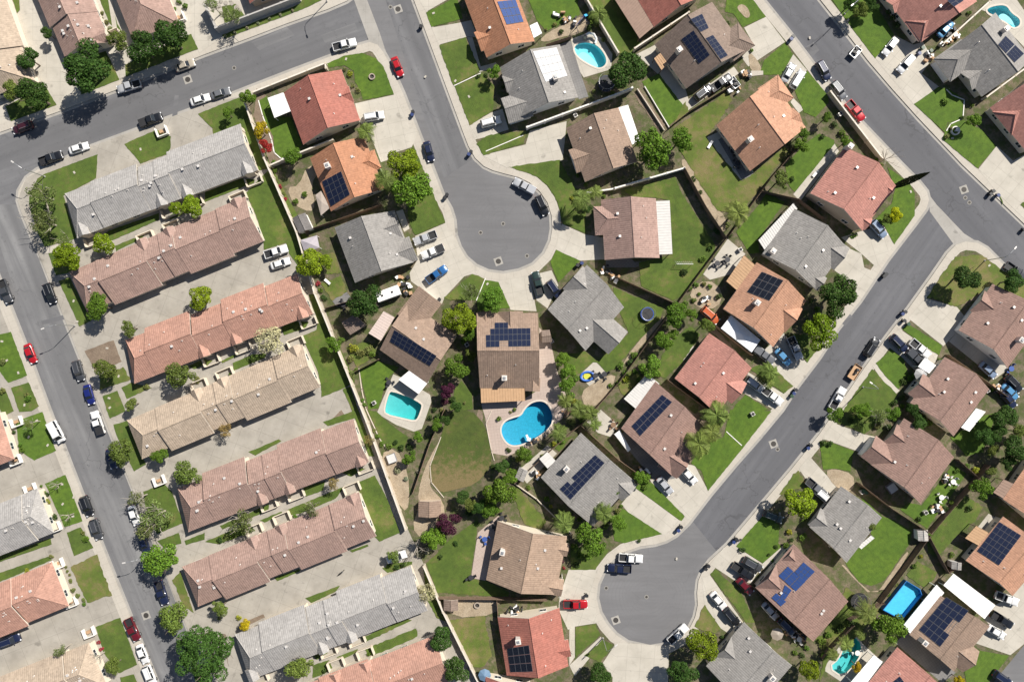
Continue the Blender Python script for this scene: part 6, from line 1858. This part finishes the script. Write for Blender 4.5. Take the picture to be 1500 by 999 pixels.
for px, py, lab in ((1090, 112, 'jumbled heap of boxes beside the three array house'), (1075, 132, 'heap of blue and dark crates at the edge of the dry lawn'), (782, 695, 'heap of boxes on the patio of the narrow band house'), (1395, 50, 'heap of clutter between red and grey houses at top right'),
                    (1385, 60, 'second heap of clutter nearer the driveway at top right'), (1036, 442, 'heap of junk beside the orange car'), (890, 394, 'dark heap of clutter below the pale patio roof house'), (1160, 600 + 325, 'heap of furniture in the dark yard of the bright blue solar house'),
                    (1170, 930, 'heap of white chairs beside the bright blue solar house'), (1362, 84, 'heap of boxes at the garage of the top right grey house'), (1372, 742, 'heap of patio things under the striped patio'), (1388, 700, 'heap of pale patio things at the striped patio corner'), (600, 425, 'stack of brown timber beside the white cargo trailer'),
                    (590, 412, 'heap of junk in the yard left of the circle driveway'), (945, 690, 'orange and dark heap by the solar strip house'), (755, 893, 'row of things stored beside the black solar house'), (820, 20 + 5, 'toys on sand right of the sunlit solar house'), (836, 32, 'coloured toys beside the swing set'), (1442, 810, 'heap of things at the grid solar house patio'), (1500 - 40, 570, 'heap by the dark cars at the right edge'),
                    (902, 408, 'rusty brown heap of timber by the dark fence'), (780, 645, 'heap of stones by the kidney pool edge')):
    thing_simple('clutter_pile', 'clutter', lab, px, py, boxpile)
def motorbike(o):
    for x in (-.7, .7): mb = MB(); mb.tube([(x, -.06, .32), (x, .06, .32)], [.32, .32], 14); mb.build('wheel', M['tyre'], o)
    mb = MB(); mb.tube([(-.6, 0, .6), (0, 0, .8), (.5, 0, .75), (.75, 0, .95)], [.1, .2, .16, .05], 8); mb.build('frame', M['black'], o)
    mb = MB(); mb.tube([(.6, -.35, 1.0), (.6, .35, 1.0)], [.025, .025], 6); mb.build('handlebar', M['steel'], o)
thing_simple('motorbike', 'motorbike', 'motorbike alone on the concrete alley above the lower grey row', 500, 838, motorbike, rz=R(40))
for k, (px, py, a) in enumerate(((742, 896, 60), (755, 894, 70), (764, 893, 75), (1080, 791, 20))):
    o = thing_simple('bicycle', 'bicycle', None, px, py, motorbike, rz=R(a)); tag(o, 'bicycle', look='dark bicycle', group='bicycles', px=(px, py))
def fountain(o):
    mb = MB(); ring_strip(mb, [(.8 * math.cos(a * math.pi / 9), .8 * math.sin(a * math.pi / 9)) for a in range(18)], .25, 0, .4); mb.build('basin', M['whiteblock'], o); mb = MB(); mb.cyl((0, 0, 0), .15, 1.1, 10); mb.cyl((0, 0, .9), .1, .12, 14, 0, .45); mb.build('bowl', M['whiteblock'], o)
thing_simple('fountain', 'fountain', 'white garden fountain on the lawn edge of the top right grey house', 1399, 192, fountain)
def stone(px, py, r, lab):
    p = W(px, py, .1); o = empty('stepping_stone', (p.x, p.y, .2)); tag(o, 'stepping stone', look=lab, group='round stepping stones in the lawn', px=(px, py)); mb = MB(); mb.cyl((0, 0, 0), r * S, .06, 16); mb.build('slab', M['walk'], o)
for px, py, r in ((347, 12, 4), (340, 6, 3), (331, 5, 3), (324, 3, 2.6), (352, 16, 2.4), (322, 10, 2.2), (338, 2, 2.2)): stone(px, py, r, 'round stepping stone')
struct(sheet('bunker', smoothpoly(P("1080,10 1086,6 1094,10 1099,20 1098,26 1092,27 1086,20 1081,15")), .236, M['sand']))

def _vb(mb): mb.box((0, 0, .03), (.62, .42, .06))
ME_VB = shared('valve_box', _vb, [M['walk']])
for ln in "109,253 206,219 507,87 623,113 667,119 687,142 635,20 108,441 113,471 157,510 174,551 160,583 161,597 54,616 42,640 70,652 91,709 92,738 107,756 108,728 27,546 36,593 3,500 10,528 1334,281 1395,203 1449,389 1242,30 1185,655 1215,800 714,416 991,818 1186,56 1142,752 838,955".split():
    px, py = (float(v) for v in ln.split(',')); p = W(px, py, .2); o = bpy.data.objects.new('valve_box', ME_VB); COL.objects.link(o); o.location = (p.x, p.y, .225); o.rotation_euler = (0, 0, px)
    tag(o, 'valve box', look='pale valve box lid', group='pale valve box lids in the lawns', px=(px, py))
# ------------------------------------------------------------------ labels: each thing is placed by the house it stands nearest to
def direction(dx, dy):
    a = (math.degrees(math.atan2(dy, dx)) + 360) % 360
    return ('right of', 'lower right of', 'below', 'lower left of', 'left of', 'upper left of', 'above', 'upper right of')[int((a + 22.5) // 45) % 8]
taken = {}
def cands(px, py):
    l = sorted(LM, key=lambda m: math.hypot(m[1] - px, m[2] - py))[:5]
    return [(direction(px - m[1], py - m[2]), m[0], math.hypot(m[1] - px, m[2] - py)) for m in l]
final = {}
for o, look, px in AUTO:
    if px is None: px = PX(o.location)
    cs = cands(*px)
    if o['category'] == 'chair':
        o['label'] = '%s %s the %s' % (look.replace(' round the patio table', ' at patio table'), cs[0][0], cs[0][1]); o['group'] = 'chairs like: ' + o['label']; continue
    for d, n, dist in cs[:3]:
        lab = '%s %s the %s' % (look, d, n)
        if lab not in final: final[lab] = [(dist, o, look, d, n)]; break
    else:
        d, n, dist = cs[0]; final['%s %s the %s' % (look, d, n)].append((dist, o, look, d, n))
ORD = ['nearest', 'second nearest', 'third nearest', 'fourth nearest', 'fifth nearest', 'sixth nearest', 'seventh nearest', 'eighth nearest', 'ninth nearest']
for lab, l in final.items():
    if len(l) == 1: l[0][1]['label'] = lab; continue
    l.sort(key=lambda t: t[0])
    for k, (dist, o, look, d, n) in enumerate(l):
        o['label'] = '%s %s %s the %s' % ('farthest' if k == len(l) - 1 else ORD[k] if len(l) > 2 else 'nearer', look, d, n)
# ------------------------------------------------------------------ light and camera
w = bpy.data.worlds.new("World"); scene.world = w; w.use_nodes = True; nt = w.node_tree
sky = nt.nodes.new('ShaderNodeTexSky'); sky.sky_type = 'NISHITA'; sky.sun_disc = False
SUN_EL = R(44); sd = Vector((.70 * math.cos(SUN_EL), .715 * math.cos(SUN_EL), math.sin(SUN_EL))).normalized()
sky.sun_elevation = SUN_EL; sky.sun_rotation = math.atan2(sd.x, sd.y); sky.altitude = 100
bg = nt.nodes['Background']; bg.inputs['Strength'].default_value = .05; lk(nt, sky.outputs[0], bg.inputs[0])
sl_ = bpy.data.lights.new('sun', 'SUN'); sl_.energy = 4.9; sl_.angle = R(.5); sl_.color = (1, .945, .86)
so = bpy.data.objects.new('sun', sl_); COL.objects.link(so); so.rotation_euler = sd.to_track_quat('Z', 'Y').to_euler(); so.location = (0, 0, 100)
cam = bpy.data.cameras.new('camera'); cam.sensor_width = 36; cam.lens = 24; cam.clip_end = 6000; cam.clip_start = 1
co = bpy.data.objects.new('camera', cam); COL.objects.link(co); co.location = (0, 0, CH); scene.camera = co
vs = scene.view_settings; vs.view_transform = 'Standard'; vs.look = 'None'; vs.exposure = .60; vs.gamma = 1; vs.use_curve_mapping = False
